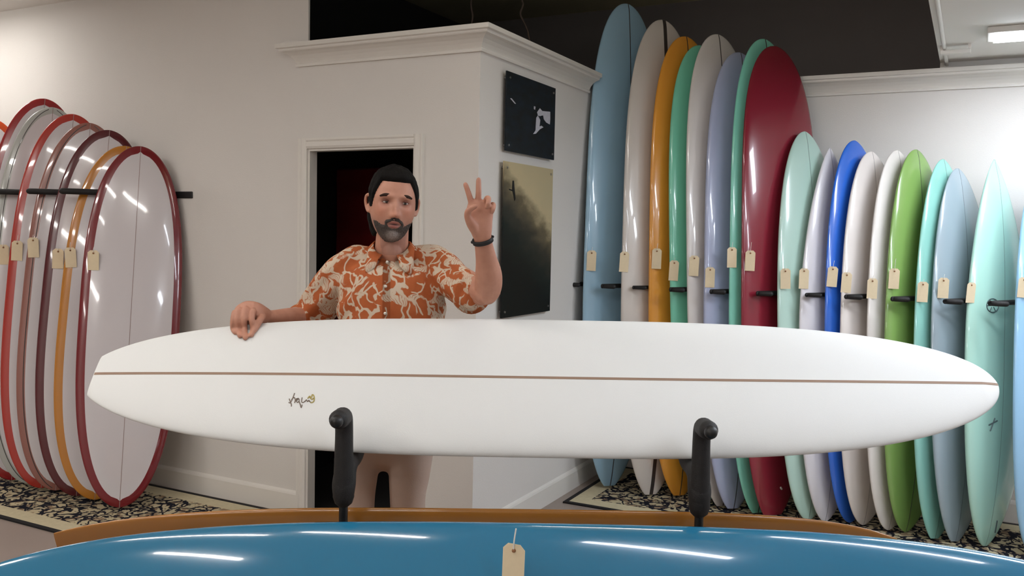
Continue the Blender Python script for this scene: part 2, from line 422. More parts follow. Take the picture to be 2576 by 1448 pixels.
B_ANG = math.radians(55)
NB = Vector((math.sin(B_ANG), -math.cos(B_ANG), 0)); WB = Vector((math.cos(B_ANG), math.sin(B_ANG), 0))
YN = YW - .135
RB = [ # key, nose px, tail px, width, thick, shape, colour, label
 ('sky', (1588, 6), (1546, 1222), .60, .085, LONG, (158, 194, 216), 'tallest light blue longboard, first on the right wall beside the framed prints', .006, None),
 ('stripe', (1678, 46), (1649, 1244), .58, .078, LONG, (214, 206, 198), 'tall off-white longboard with a wide black centre stripe, between sky blue and orange boards', .026, None),
 ('orange', (1735, 88), (1722, 1246), .57, .072, LONG, (232, 158, 58), 'amber orange longboard leaning on the right wall', .006, None),
 ('jade', (1772, 110), (1790, 1257), .57, .080, LONG, (128, 214, 184), 'jade green longboard right of the orange longboard', .005, None),
 ('plain', (1816, 82), (1832, 1272), .57, .070, LONG, (222, 216, 212), 'tall plain white longboard between the jade and lavender longboards', .006, None),
 ('lavender', (1872, 128), (1859, 1279), .56, .084, LONG, (176, 184, 214), 'pale lavender longboard on the right wall', .005, None),
 ('aqua', (1935, 94), (1922, 1290), .56, .060, LONG, (134, 214, 192), 'aqua green longboard just left of the dark red one', .006, None),
 ('red', (1964, 112), (1960, 1298), .58, .064, ((4.2, .50, 1.0), (2.6, .60, .965)), (134, 34, 50), 'glossy dark red longboard with square tail on the right wall', 0, None),
 ('pale', (2037, 327), (2050, 1309), .53, .062, EGG, (178, 208, 196), 'pale mint egg board leaning just right of the dark red longboard', .004, None),
 ('grey_white', (2100, 368), (2093, 1311), .53, .056, POINT, (214, 210, 214), 'off-white board with a pointed nose, left of the cobalt blue one', .004, None),
 ('cobalt', (2163, 350), (2156, 1315), .53, .056, EGG, (44, 104, 206), 'cobalt blue board on the right wall', 0, None),
 ('cream', (2206, 378), (2190, 1321), .53, .062, EGG, (224, 216, 210), 'wide cream white board immediately right of the cobalt blue board', .003, None),
 ('slim_white', (2272, 375), (2254, 1334), .52, .058, EGG, (222, 216, 210), 'narrow-looking white board tucked against the left of the olive green board', .003, None),
 ('green', (2320, 373), (2298, 1339), .53, .062, EGG, (128, 164, 88), 'glossy olive green board on the right wall', .003, None),
 ('seafoam', (2388, 397), (2372, 1355), .52, .058, FISH, (138, 196, 184), 'seafoam board between the olive green and grey boards', .003, None),
 ('grey', (2425, 420), (2424, 1362), .53, .062, FISH, (150, 166, 174), 'blue-grey board second from the right end of the short boards', .003, None),
 ('mint', (2517, 398), (2500, 1374), .52, .078, POINT, (170, 212, 197), 'light mint board with a pointed nose and a round dark logo', .003, None),
 ('ice', (2640, 420), (2622, 1395), .53, .078, EGG, (150, 194, 226), 'ice blue board cut off by the right edge of the photo', .003, None),
]
for key, pn, pt_, w_, th_, shp, colr, lab, sw, _ in RB:
    tall = key in ('sky', 'stripe', 'orange', 'jade', 'plain', 'lavender', 'aqua', 'red')
    P1 = hit(pn[0], pn[1], 1, YW - .30 if tall else YW - .30 if key == 'pale' else YW - .27 if key == 'grey_white' else YW - .22); P0 = hit(pt_[0], pt_[1], 2, .03)
    P0 = Vector((P0.x, P0.y, .024 if key != 'red' else .030))
    ya = math.radians(60 if key == 'sky' else 55)
    board(key, P0, P1, Vector((math.sin(ya), -math.cos(ya), 0)), w_, th_, shp, gloss(key + '_resin', colr), lab, 'surfboards leaning on the right wall', stringer=sw, rock=(-.035, -.05), smat=MT['stringer'] if sw > .0045 or key == 'green' else mat(key + '_stringer', tuple(int(c * .72) for c in colr), .3, coat=.4))

# boards at the left, against the door wall
WHITE_GLOSS = gloss('white_gloss_deck', (212, 206, 208), .16, .8, var=.01)
LB = [
 ('l_far', (-20, 300), (-60, 1180), .54, LEGG, (196, 74, 30), 'orange-railed board cut off by the left edge of the photo'),
 ('l_red1', (114, 250), (30, 1203), .56, LEGG, (150, 28, 34), 'tallest white board with crimson rails, behind the silver-railed one at the far left'),
 ('l_silver', (134, 272), (74, 1212), .55, LEGG, (176, 178, 172), 'white board with silver grey rails at the far left'),
 ('l_red2', (186, 289), (104, 1223), .55, LEGG, (176, 50, 40), 'white board with bright red rails at the left'),
 ('l_pink', (228, 311), (140, 1229), .54, LEGG, (150, 98, 88), 'white board with dusty brown-pink rails at the left'),
 ('l_maroon', (276, 329), (192, 1243), .55, LEGG, (86, 18, 28), 'white board with dark maroon rails, third from the right of the left-hand row'),
 ('l_gold', (318, 369), (238, 1252), .54, LEGG, (190, 124, 42), 'white board with mustard gold rails behind the front dark red railed board'),
 ('l_front', (354, 370), (300, 1272), .53, LEGG, (118, 20, 30), 'white board with dark red rails, foremost and fully visible at the left'),
]
NL = Vector((math.sin(math.radians(52)), -math.cos(math.radians(52)), 0))
for key, pn, pt_, w_, shp, colr, lab in LB:
    P1 = hit(pn[0], pn[1], 1, YD - .155); P0 = hit(pt_[0], pt_[1], 2, .03); P0.z = .024
    board(key, P0, P1, NL, w_, .058, shp, (WHITE_GLOSS, gloss(key + '_rail', colr, .2, .8)), lab, 'white boards with coloured rails at the left wall', rail=.046, stringer=.003, rock=(.02, .02), nu=72, nv=96, smat=mat(key + '_string', (150, 128, 124), .4), pin=.036 if key in ('l_silver', 'l_pink') else None)

# ------------------------------------------------------------------ floor rack with three boards
DP = 2.50
rk = empty('board_rack', tuple((P(870, 1315, DP) + P(1755, 1325, DP)) / 2 * 1)); rk.location.z = 0
tag(rk, 'black padded floor rack with two posts holding the white, blue and amber boards', 'rack')
RKI = Matrix.Translation(-rk.location)
def rpart(name, bm, m, smooth=True): bm.transform(RKI); return mk(name, bm, m, rk, smooth)
for px, ytop, sx in ((866, 1046, -1), (1766, 1072, 1)):
    top = P(px, ytop, DP); x, y = top.x, top.y
    zt = top.z
    bm = bmesh.new(); tube(bm, [(x, y, .02), (x, y, zt - .12)], .0125, seg=16, k=2); rpart('post', bm, MT['black_metal'])
    # padded hook: post sleeve and stub towards the shopper
    bm = bmesh.new()
    b = Vector((x, y, 0))
    tube(bm, [b + UP * (zt - .23), b + UP * (zt - .10), b + UP * (zt - .035), b + UP * (zt + .0) - V * .015, b + UP * (zt + .004) - V * .05, b + UP * (zt + .008) - V * .085], [.030, .026, .025, .026, .027, .026], seg=20, k=5)
    rpart('upper_hook', bm, MT['black_foam'])
    bm = bmesh.new(); c = b + UP * (zt + .008) - V * .108; tube(bm, [c, c - V * .006], .018, seg=20, k=1); rpart('end_cap', bm, MT['black_metal'])
    bm = bmesh.new(); tube(bm, [b - V * .45 + UP * .02, b + V * .45 + UP * .02], .02, seg=12, k=2); rpart('foot', bm, MT['black_metal'])
a = P(866, 1300, DP); c = P(1766, 1310, DP)
bm = bmesh.new(); tube(bm, [(a.x, a.y, .12), (c.x, c.y, .12)], .016, seg=12, k=2); rpart('crossbar', bm, MT['black_metal'])

# white board held by the man
lo = P(1290, 1178, 2.62); hi = P(1290, 832, 2.96); wv = hi - lo
tl = P(250, 930, 2.80); no = P(2490, 965, 2.80)
uax = (no - tl).normalized(); wd = (wv - uax * wv.dot(uax)); WF = wd.length; nf = uax.cross(wd.normalized())
if nf.dot(V) > 0: nf = -nf
WHITE_MATTE = mat('sanded_white', (228, 229, 227), .55, bump=.08, bscale=300)
FW = ((3.1, .50, 1.0), (3.1, .50, .972))
mid = (lo + hi) / 2; sh = mid - (tl + no) / 2; sh = wd.normalized() * sh.dot(wd.normalized())
board('white_front', tl + sh * .6, no + sh * .6, nf, WF, .078, FW, WHITE_MATTE, 'big white longboard with a thin brown centre line that the man holds on the rack', stringer=.009, rock=(.035, .012), nu=150, nv=64, smat=MT['stringer_brown'])
# amber board behind the posts
AMB = mat('amber_resin', (168, 112, 48), .22, coat=.5, var=.08, vscale=8)
zc = P(1290, 1281, 2.64); am_t = P(112, 1290, 2.62); am_n = P(2400, 1317, 2.62)
ax_ = (am_n - am_t).normalized(); dn = Vector((0, 0, -1)) * math.cos(math.radians(28)) + V * math.sin(math.radians(28)); dn = (dn - ax_ * dn.dot(ax_)).normalized()
WA = .55; ce = zc + dn * (WA / 2); sft = (ce - (am_t + am_n) / 2); sft -= ax_ * sft.dot(ax_)
nn = ax_.cross(dn); nn = nn if nn.dot(V) < 0 else -nn
board('amber', am_t + sft, am_n + sft, nn, WA, .072, ((5.5, .50, 1.0), (3.6, .50, .865)), AMB, 'amber brown longboard lying on its rail behind the blue board on the rack', stringer=.004, rock=(.02, .02), nu=110, nv=48)
# blue board in the foreground
BLU = mat('blue_resin', (38, 113, 148), .14, coat=1.0, var=.05, vscale=2)
zc = P(1420, 1317, 2.38); bl_l = P(-120, 1290, 2.32); bl_r = P(2880, 1345, 2.32)
ax_ = (bl_r - bl_l).normalized(); TB = math.radians(42)
dn = Vector((0, 0, -1)) * math.cos(TB) - V * math.sin(TB); dn = (dn - ax_ * dn.dot(ax_)).normalized()
WBL = .58; ce = zc + dn * (WBL / 2); sft = (ce - (bl_l + bl_r) / 2); sft -= ax_ * sft.dot(ax_)
nn = ax_.cross(dn); nn = nn if nn.dot(V) < 0 else -nn
board('blue_front', bl_l + sft, bl_r + sft, nn, WBL, .080, ((3.1, .50, 1.0), (2.9, .50, 1.0)), BLU, 'glossy turquoise blue longboard in the foreground with a hang tag', stringer=0, rock=(.03, .03), nu=150, nv=64)

# rear arms, just under the lower rail of the white board
wb = BOARDS['white_front'][1]
for px, ytop in ((866, 1046), (1766, 1072)):
    top = P(px, ytop, DP); b = Vector((top.x, top.y, 0)); zs = []
    for i in range(40):
        l_, n_, i_, d_ = wb.ray_cast(b + V * (.01 * i) + UP * .3, UP)
        if l_ is not None: zs.append((l_.z, .01 * i))
    zl, sl = min(zs); z1 = zl - .0275
    bm = bmesh.new()
    tube(bm, [b + UP * (z1 - .065), b + UP * (z1 - .035) + V * .006, b + UP * (z1 - .004) + V * .035, b + UP * z1 + V * .10, b + UP * z1 + V * (sl + .06), b + UP * (z1 + .012) + V * (sl + .12)], [.030, .033, .030, .025, .025, .023], seg=18, k=5)
    rpart('rear_arm', bm, MT['black_foam'])
    for nm, key, dr in (('front_arm', 'blue_front', -V), ('lower_rear_arm', 'amber', V)):
        zs = []
        for i in range(70):
            l_, n_, i_, d_ = BOARDS[key][1].ray_cast(b + dr * (.01 * i) + UP * .02, UP)
            if l_ is not None: zs.append((l_.z, .01 * i))
        zl, sl = min(zs); z2 = zl - .0245
        bm = bmesh.new()
        tube(bm, [b + UP * z2, b + UP * z2 + dr * .12, b + UP * z2 + dr * (sl + .02), b + UP * (z2 + .012) + dr * (sl + .09), b + UP * (z2 + .05) + dr * (sl + .13)], .022, seg=16, k=4); rpart(nm, bm, MT['black_foam'])
# ------------------------------------------------------------------ lettering and marks on boards
def surf_hit(key, px, py):
    t, bvh, m, L = BOARDS[key]
    loc, nor, i, d = bvh.ray_cast(Vector(C0), Vector(ray(px, py)))
    if loc is None:
        loc, nor, i, d = bvh.find_nearest(P(px, py, 5 if key not in ('white_front', 'blue_front', 'amber') else 2.6))
    if nor.dot(Vector(ray(px, py))) > 0: nor = -nor
    return loc, nor
def stroke(bm, key, pxs, r=.0012, k=3):
    pts = []
    for p in pxs:
        l, n = surf_hit(key, *p); pts.append(l + n * .0003)
    tube(bm, pts, r, seg=6, k=k)
def decal(key, name, strokes, m, r, label=None):
    t = BOARDS[key][0]; bm = bmesh.new()
    for s in strokes: stroke(bm, key, s, r)
    bm.transform(BOARDS[key][2].inverted()); o = mk(name, bm, m, t)
    if label: o['label'] = label
    return o
SCR = mat('brown_script', (120, 104, 92), .6); SCG = mat('gold_script', (176, 160, 96), .6)
decal('white_front', 'script_logo', [[(741, 989), (737, 1000), (731, 1012), (727, 1012)], [(728, 1003), (733, 1016), (733, 1021)], [(734, 1004), (740, 999), (743, 1006), (741, 1013), (746, 1002)],
    [(746, 1004), (750, 1001), (753, 1006), (749, 1012), (746, 1008), (750, 1004)], [(753, 1010), (756, 1018), (758, 1025), (760, 1018)], [(760, 1000), (759, 1010), (763, 1012), (768, 1008)],
    [(768, 1009), (771, 1005), (774, 1010), (777, 1006), (780, 1010)], [(776, 1007), (784, 1012), (790, 1008)]], SCR, .0016, 'small brown handwritten script logo')
decal('white_front', 'gold_logo', [[(775, 1001), (779, 996), (783, 1000), (786, 992), (790, 996), (791, 1004), (788, 1011), (782, 1012)], [(780, 999), (785, 1004), (790, 1000)]], SCG, .0021, 'gold flourish at the end of the script')
LGM = mat('dark_logo_ink', (70, 88, 90), .6)
cx_, cy_ = 2497, 768
ring = [[(cx_ + 15 * math.cos(a * math.pi / 8), cy_ + 17 * math.sin(a * math.pi / 8)) for a in range(17)]]
sp = [[(cx_ + 5 * math.cos(a), cy_ + 5 * math.sin(a)), (cx_ + 13 * math.cos(a), cy_ + 15 * math.sin(a))] for a in [i * math.pi / 3 for i in range(6)]]
decal('mint', 'round_logo', ring + sp, LGM, .0028, 'round dark logo with spokes')
decal('mint', 'fin_mark', [[(2502, 1052), (2491, 1082)], [(2508, 1058), (2488, 1068)]], LGM, .004)
decal('mint', 'tail_mark', [[(2508, 1310), (2503, 1338)]], LGM, .004)
decal('red', 'leash_plug', [[(1964, 1226), (1966, 1229)]], MT['trim'], .006)

# ------------------------------------------------------------------ hang tags
def hang_tag(key, px, py, wpx, hpx, label, string=12, group='cream hang tags on the boards', mixn=.5, off=.004):
    loc, nor = surf_hit(key, px, py)
    tocam = (Vector(C0) - loc); tocam.z = 0; tocam.normalize()
    f = (nor * mixn + tocam * (1 - mixn)).normalized() if key != 'blue_front' else nor
    up = (UP - f * UP.dot(f)).normalized(); sx = up.cross(f); sx = sx if sx.dot(RT) > 0 else -sx
    d = (loc - Vector(C0)).dot(VD)
    w = min(wpx * d / F / max(abs(sx.dot(RT)), .5), .058); h = hpx * d / F / (max(up.z, .6) if key != 'blue_front' else .8)
    c = loc + f * off; bvh = BOARDS[key][1]; cam_ = Vector(C0)
    for _ in range(40):      # lift the card until no corner sinks into the board
        bad = False
        for a_ in (-.5, 0, .5):
            for b_ in (-.5, -.25, 0, .25, .5):
                k = c + sx * (w * a_) + up * (h * b_); r_ = (k - cam_); l_, n2, i_, dd = bvh.ray_cast(cam_, r_.normalized())
                if l_ is not None and dd < r_.length + .0015: bad = True
        if not bad: break
        c = c + tocam * .002
    t = empty('hang_tag', c); tag(t, label, 'tag', group)
    rng = random.Random(px); tilt = rng.uniform(-.05, .05)
    e1 = sx * math.cos(tilt) + up * math.sin(tilt); e2 = up * math.cos(tilt) - sx * math.sin(tilt); e3 = f
    cc = w * .22
    prof = [(-w / 2, -h / 2), (w / 2, -h / 2), (w / 2, h / 2 - cc), (w / 2 - cc, h / 2), (-w / 2 + cc, h / 2), (-w / 2, h / 2 - cc)]
    bm = bmesh.new(); prism(bm, prof, (0, 0, 0), f * .0012, e1, e2); mk('card', bm, MT['card'], t)
    bm = bmesh.new(); hc = e2 * (h / 2 - w * .28) + f * .0012
    tube(bm, [hc, hc + f * .0008], w * .09, seg=10, k=1); mk('eyelet', bm, MT['eyelet'], t)
    bm = bmesh.new(); L = string * d / F
    tube(bm, [hc + f * .002, hc + e2 * w * .35 + f * .002, hc + e2 * (w * .3 + L) - f * .001 + e1 * w * .05], .0011 if key != 'blue_front' else .002, seg=6, k=3)
    mk('string', bm, MT['string'], t)
    return t
for key, px, py, s in (('sky', 1488, 655, 8), ('stripe', 1570, 658, 6), ('orange', 1652, 650, 12), ('jade', 1695, 680, 6), ('plain', 1746, 668, 6), ('lavender', 1786, 697, 6), ('aqua', 1841, 647, 12), ('red', 1887, 655, 20),
        ('pale', 1976, 700, 6), ('grey_white', 2022, 700, 6), ('cobalt', 2094, 695, 14), ('cream', 2129, 710, 6), ('slim_white', 2194, 725, 6), ('green', 2249, 700, 24), ('seafoam', 2321, 733, 6), ('grey', 2373, 723, 8), ('mint', 2441, 735, 6), ('ice', 2574, 722, 6)):
    desc = {'sky': 'tall light blue longboard', 'stripe': 'black-striped longboard', 'orange': 'orange longboard', 'jade': 'jade green longboard', 'plain': 'plain white longboard', 'lavender': 'lavender longboard', 'aqua': 'aqua longboard beside the dark red one', 'red': 'dark red longboard on a long string',
            'pale': 'pale mint egg board', 'grey_white': 'pointed off-white board', 'cobalt': 'cobalt blue board', 'cream': 'cream white board right of the cobalt one', 'slim_white': 'narrow white board left of the olive green one', 'green': 'olive green board', 'seafoam': 'seafoam board right of the olive green one', 'grey': 'blue-grey board', 'mint': 'light mint board with the round logo', 'ice': 'ice blue board at the right edge'}[key]
    hang_tag(key, px, py, 23, 51, 'cream hang tag on the ' + desc, s)
for key, px, py, s, lab in (('l_silver', 9, 640, 8, 'cream hang tag at the left edge of the photo, on the silver-railed board'), ('l_red2', 43, 630, 14, 'cream hang tag on the bright red railed board'), ('l_pink', 84, 622, 6, 'cream hang tag on the brown-pink railed board'),
        ('l_maroon', 146, 650, 6, 'cream hang tag on the maroon-railed board, beside the mustard rail'), ('l_gold', 178, 647, 12, 'cream hang tag on the mustard-railed board'), ('l_front', 235, 654, 8, 'cream hang tag on the foremost dark red railed board')):
    hang_tag(key, px, py, 27, 50, lab, s, mixn=.2)
hang_tag('blue_front', 1293, 1412, 57, 120, 'large cream hang tag on the foreground blue board', 36)

# ------------------------------------------------------------------ wall racks
def at_z(key, z):
    t, b, m, L = BOARDS[key]; o = m.translation; u = m.to_3x3() @ UP
    return o + u * ((z - o.z) / u.z), u
def inside(bvh, p):
    n_, o_, d = 0, p.copy(), Vector((.31, -.87, .38)).normalized()
    while n_ < 9:
        l_, _n2, _i, _d = bvh.ray_cast(o_, d)
        if l_ is None: break
        n_ += 1; o_ = l_ + d * 1e-4
    return n_ % 2 == 1
def clearance(keys, pts):
    m_ = 9
    for p0, p1 in zip(pts, pts[1:]):
        for i in range(13):
            p = p0.lerp(p1, i / 12)
            for k in keys:
                if k:
                    l_, n_, i_, d_ = BOARDS[k][1].find_nearest(p)
                    m_ = min(m_, -d_ if inside(BOARDS[k][1], p) else d_)
    return m_
def wall_rack(label, ywall, pairs, ztip, tips, nvec, wvec, r=.013, ext=(-.5, .5)):
    t = empty('wall_rack', (0, ywall - .02, 0)); tag(t, label, 'rack'); inv = Matrix.Translation(-t.location)
    xs = []
    for pts, z, rr in tips:
        bm = bmesh.new(); tube(bm, pts, rr, seg=14, k=4); bm.transform(inv); mk('arm', bm, MT['black_foam'], t, True); xs.append(pts[0].x)
    bm = bmesh.new(); box(bm, (min(xs) - .12, ywall - .010, ztip - .02), (max(xs) + .15, ywall, ztip + .02), bev=.004); bm.transform(inv); mk('wall_rail', bm, MT['black_metal'], t)
    return t
order = [r[0] for r in RB]
ZA = 1.27
tips = []
for a, b_ in (('', 'sky'), ('sky', 'stripe'), ('stripe', 'orange'), ('jade', 'plain'), ('lavender', 'aqua'), ('red', 'pale'), ('grey_white', 'cobalt'), ('cream', 'slim_white'), ('green', 'seafoam'), ('grey', 'mint'), ('mint', 'ice')):
    pb, _ = at_z(b_, ZA)
    if a: pa, _ = at_z(a, ZA); s = (pa.dot(NB) + pb.dot(NB)) / 2
    else: s = pb.dot(NB) - .058
    # the line through the gap, parallel to the boards, that keeps clear of both neighbours
    fr = pb - WB * .325; best = None
    lo_, hi_ = (pa.dot(NB) if a else pb.dot(NB) - .068), pb.dot(NB)
    for i in range(41):
        sv = lo_ + (hi_ - lo_) * i / 40
        for da in (-12, -8, -4, 0, 4, 8, 12):
            w_ = Matrix.Rotation(math.radians(da), 3, 'Z') @ WB
            q = fr + NB * (sv - fr.dot(NB)); q.z = ZA; wl = q + w_ * ((YW - .03 - q.y) / w_.y)
            c_ = clearance((a, b_), [wl, q])
            if best is None or c_ > best[0]: best = (c_, q, wl, w_)
    c_, q, wl, w_ = best
    e = (RT * .9 - V * .35).normalized()
    tips.append(([wl, (wl + q) / 2, q, q - w_ * .035 + e * .010, q - w_ * .048 + e * .045, q - w_ * .048 + e * .080], ZA, min(.0135, max(c_ * .95, .009))))
wall_rack('black padded peg rack on the right wall between the coloured boards', YW, None, ZA, tips, NB, WB)
# left rack
WL = Vector((math.cos(math.radians(52)), math.sin(math.radians(52)), 0)); tips = []
for px0, a, b_ in ((155, 'l_gold', 'l_front'), (74, 'l_pink', 'l_maroon'), (-30, 'l_silver', 'l_red2')):
    za = 1.76
    pa, _ = at_z(a, za); pb, _ = at_z(b_, za); sg = (pa.dot(NL) + pb.dot(NL)) / 2 if a != 'l_silver' else pb.dot(NL) - .06
    best = None
    for i in range(41):
        sv = pa.dot(NL) * (1 - i / 40) + pb.dot(NL) * i / 40
        for da in (-8, -4, 0, 4, 8):
            w_ = Matrix.Rotation(math.radians(da), 3, 'Z') @ WL
            w0 = pb + NL * (sv - pb.dot(NL)); w0 += w_ * ((YD - .03 - w0.y) / w_.y); w0.z = za
            L_ = min((abs((lambda c: CX + F * c[0] / -c[2])(R.T @ (np.array(w0 - w_ * x_) - C0)) - px0), x_) for x_ in [i_ * .01 for i_ in range(20, 130)])[1]
            tp = w0 - w_ * L_; c_ = clearance((a, b_), [w0, tp])
            if best is None or c_ > best[0]: best = (c_, w0, tp, w_)
    c_, w0, tp, w_ = best
    tips.append(([w0, w0 - w_ * .2, tp + w_ * .1, tp], w0.z, min(.017, max(c_ * .9, .010))))
wall_rack('long black padded pegs of the rack behind the white boards at the left', YD, None, tips[0][1], tips, NL, WL, r=.016)

# ------------------------------------------------------------------ prints on the box room
def pic_mat(name, kind):
    m = bpy.data.materials.new(name); m.use_nodes = True; nt = m.node_tree; b = nt.nodes['Principled BSDF']
    b.inputs['Roughness'].default_value = .45; b.inputs['Specular IOR Level'].default_value = .3
    tc = nt.nodes.new('ShaderNodeTexCoord'); sep = nt.nodes.new('ShaderNodeSeparateXYZ'); nt.links.new(tc.outputs['Generated'], sep.inputs[0])
    nz = nt.nodes.new('ShaderNodeTexNoise'); nz.inputs['Detail'].default_value = 6
    mp = nt.nodes.new('ShaderNodeMapping'); nt.links.new(tc.outputs['Generated'], mp.inputs[0]); nt.links.new(mp.outputs[0], nz.inputs['Vector'])
    if kind == 'night':
        mp.inputs['Scale'].default_value = (1, 3, 5); nz.inputs['Scale'].default_value = 2
        r = nt.nodes.new('ShaderNodeValToRGB'); e = r.color_ramp.elements
        e[0].position = .3; e[0].color = lin((8, 12, 14)); e[1].position = .8; e[1].color = lin((20, 34, 46))
        nt.links.new(nz.outputs['Fac'], r.inputs[0]); nt.links.new(r.outputs[0], b.inputs['Base Color'])
    else:
        mp.inputs['Scale'].default_value = (1, 2.5, 7); mp.inputs['Rotation'].default_value = (.7, 0, 0); nz.inputs['Scale'].default_value = 2.2
        # height + sideways glow + streaks
        a1 = nt.nodes.new('ShaderNodeMath'); a1.operation = 'MULTIPLY_ADD'; nt.links.new(sep.outputs['Y'], a1.inputs[0]); a1.inputs[1].default_value = .40
        nt.links.new(sep.outputs['Z'], a1.inputs[2])
        a2 = nt.nodes.new('ShaderNodeMath'); a2.operation = 'MULTIPLY_ADD'; nt.links.new(nz.outputs['Fac'], a2.inputs[0]); a2.inputs[1].default_value = .22
        nt.links.new(a1.outputs[0], a2.inputs[2])
        r = nt.nodes.new('ShaderNodeValToRGB'); cr = r.color_ramp; cr.elements[0].position = .42; cr.elements[0].color = lin((10, 14, 12))
        cr.elements[1].position = 1.25 / 1.3; cr.elements[1].color = lin((190, 176, 140))
        for p_, c_ in ((.55, (24, 32, 28)), (.66, (56, 54, 46)), (.76, (104, 94, 72)), (.86, (196, 180, 142))):
            el = cr.elements.new(p_); el.color = lin(c_)
        sc = nt.nodes.new('ShaderNodeMath'); sc.operation = 'MULTIPLY'; sc.inputs[1].default_value = 1 / 1.3
        nt.links.new(a2.outputs[0], sc.inputs[0]); nt.links.new(sc.outputs[0], r.inputs[0]); nt.links.new(r.outputs[0], b.inputs['Base Color'])
    return m
def print_(name, y0, y1, z0, z1, m, label):
    xo = XC + .022; t = empty(name, (XC, (y0 + y1) / 2, z0)); tag(t, label, 'picture', 'photo prints on the side wall'); off = Matrix.Translation(-t.location)
    bm = bmesh.new(); box(bm, (xo, y0, z0), (xo + .008, y1, z1)); bm.transform(off); mk('panel', bm, m, t)
    for yy in (y0 + .03, y1 - .03):
        for zz in (z0 + .03, z1 - .03):
            bm = bmesh.new(); tube(bm, [(XC, yy, zz), (xo + .013, yy, zz)], .006, seg=10, k=1, caps=False); bm.transform(off); mk('standoff_bolt', bm, MT['chrome'], t)
    return t, xo + .0085, off
Y0, Y1 = 4.0, 4.585
t, xo, off = print_('photo_print', Y0, Y1, 1.99, 2.388, pic_mat('night_water_print', 'night'), 'upper dark photo print with a white splash on the side wall')
def flatshape(bm, pix, xo, dz=0):
    vs = [bm.verts.new(hit(px, py, 0, xo)) for px, py in pix]; f = bm.faces.new(vs)
    r = bmesh.ops.extrude_face_region(bm, geom=[f]); bmesh.ops.translate(bm, verts=[v for v in r['geom'] if isinstance(v, bmesh.types.BMVert)], vec=(.0006, 0, 0))
SPL = mat('splash_print', (190, 190, 200), .4, var=.2, vscale=60)
bm = bmesh.new()
flatshape(bm, [(1351, 282), (1358, 272), (1364, 279), (1384, 281), (1384, 300), (1374, 296), (1366, 290), (1358, 292), (1353, 290)], xo)
flatshape(bm, [(1353, 290), (1359, 302), (1357, 318), (1362, 316), (1367, 320), (1358, 325), (1348, 336), (1341, 337), (1347, 328), (1348, 310), (1349, 296)], xo)
flatshape(bm, [(1366, 290), (1374, 296), (1384, 300), (1383, 313), (1374, 308), (1368, 300)], xo)
bm.transform(off); mk('white_splash', bm, SPL, t); bm = bmesh.new()
flatshape(bm, [(1283, 247), (1287, 247), (1298, 261), (1295, 261)], xo)
bm.transform(off); mk('white_splash', bm, SPL, t); bm = bmesh.new()
flatshape(bm, [(1343, 267), (1347, 268), (1346, 276), (1343, 274)], xo)
bm.transform(off); mk('white_splash', bm, SPL, t)
t, xo, off = print_('photo_print', 3.99, 4.575, 1.14, 1.937, pic_mat('wave_print', 'wave'), 'tall lower photo print of a golden wave with a tiny dark surfer')
bm = bmesh.new()
flatshape(bm, [(1289, 454), (1293, 454), (1294, 470), (1297, 500), (1294, 506), (1291, 490), (1288, 478)], xo)
flatshape(bm, [(1280, 474), (1289, 477), (1290, 481), (1281, 478)], xo)
bm.transform(off); mk('surfer_silhouette', bm, MT['black_metal'], t)

# ------------------------------------------------------------------ ceiling fixtures
def strip(x0, x1, y, z, label, wdt=.20, ntube=2):
    t = empty('strip_light', ((x0 + x1) / 2, y, z)); tag(t, label, 'lamp', 'ceiling strip lights')
    hx = (x1 - x0) / 2
    bm = bmesh.new(); box(bm, (-hx - .03, -wdt / 2 - .012, -.03), (hx + .03, wdt / 2 + .012, 0), bev=.004); mk('housing', bm, MT['trim'], t)
    bm = bmesh.new(); box(bm, (-hx, -wdt / 2, -.038), (hx, wdt / 2, -.0305)); mk('diffuser', bm, MT['lamp_cool' if x0 > -1 else 'lamp'], t)
for x0, x1, y, z, wd_, lab in [
    (.04, 1.26, 4.96, 2.60, .20, 'white ceiling strip light at the top right corner of the photo'),
    (1.7, 2.9, 3.9, 2.60, .20, 'strip light on the low ceiling farther right'),
    (.1, 1.3, 3.75, 2.60, .20, 'added wide fill strip on the low ceiling before the short boards'),  # unseen lamp added to brighten the tall boards from the right
    (-.12, 1.0, 2.9, 2.60, .05, 'narrow strip light on the low ceiling right of the rack'),
    (-6.5, -5.4, 3.20, 2.98, .11, 'strip light above the far left end of the left row of boards'),
    (-3.15, -2.15, 1.50, 2.98, .05, 'narrow strip light above the left end of the rack'),
    (-2.05, -1.35, 1.72, 2.98, .05, 'narrow strip light above the middle of the rack'),
    (-2.4, -1.9, .76, 2.98, .05, 'short narrow strip light nearer than the ones over the rack'),
    (-.62, .2, 2.02, 2.98, .05, 'narrow strip light above the right end of the rack'),
    (-1.2, .0, -1.2, 2.98, .20, 'added fill strip light just behind the viewpoint'),  # unseen fill lamp, added for front light on door wall and decks
    (-3.4, -2.2, -1.2, 2.98, .20, 'added fill strip light behind the viewpoint, to its left'),  # another unseen fill, added for front light
    (-5.6, -4.4, -.2, 2.98, .20, 'added fill strip light behind the viewpoint, farthest left'),  # unseen, added as front fill for the left side
    (-4.6, -3.6, 1.0, 2.98, .16, 'added fill strip light in front of the left row of boards'),  # fill added out of view to lift the door wall and left decks
    (-2.4, -1.2, -2.8, 2.98, .20, 'added fill strip light far behind the viewpoint'),  # rearmost of the added front fills, never in view
    (1.6, 2.8, .6, 2.98, .20, 'strip light right of the viewpoint'),
    ]: strip(x0, x1, y, z - .001, lab, wd_)
t = empty('added_fill_tube', (-.95, 3.2, 3.27)); tag(t, 'added fill tube, out of view under the dark high ceiling', 'lamp')  # unseen fill added to brighten the dark upper wall and high ceiling
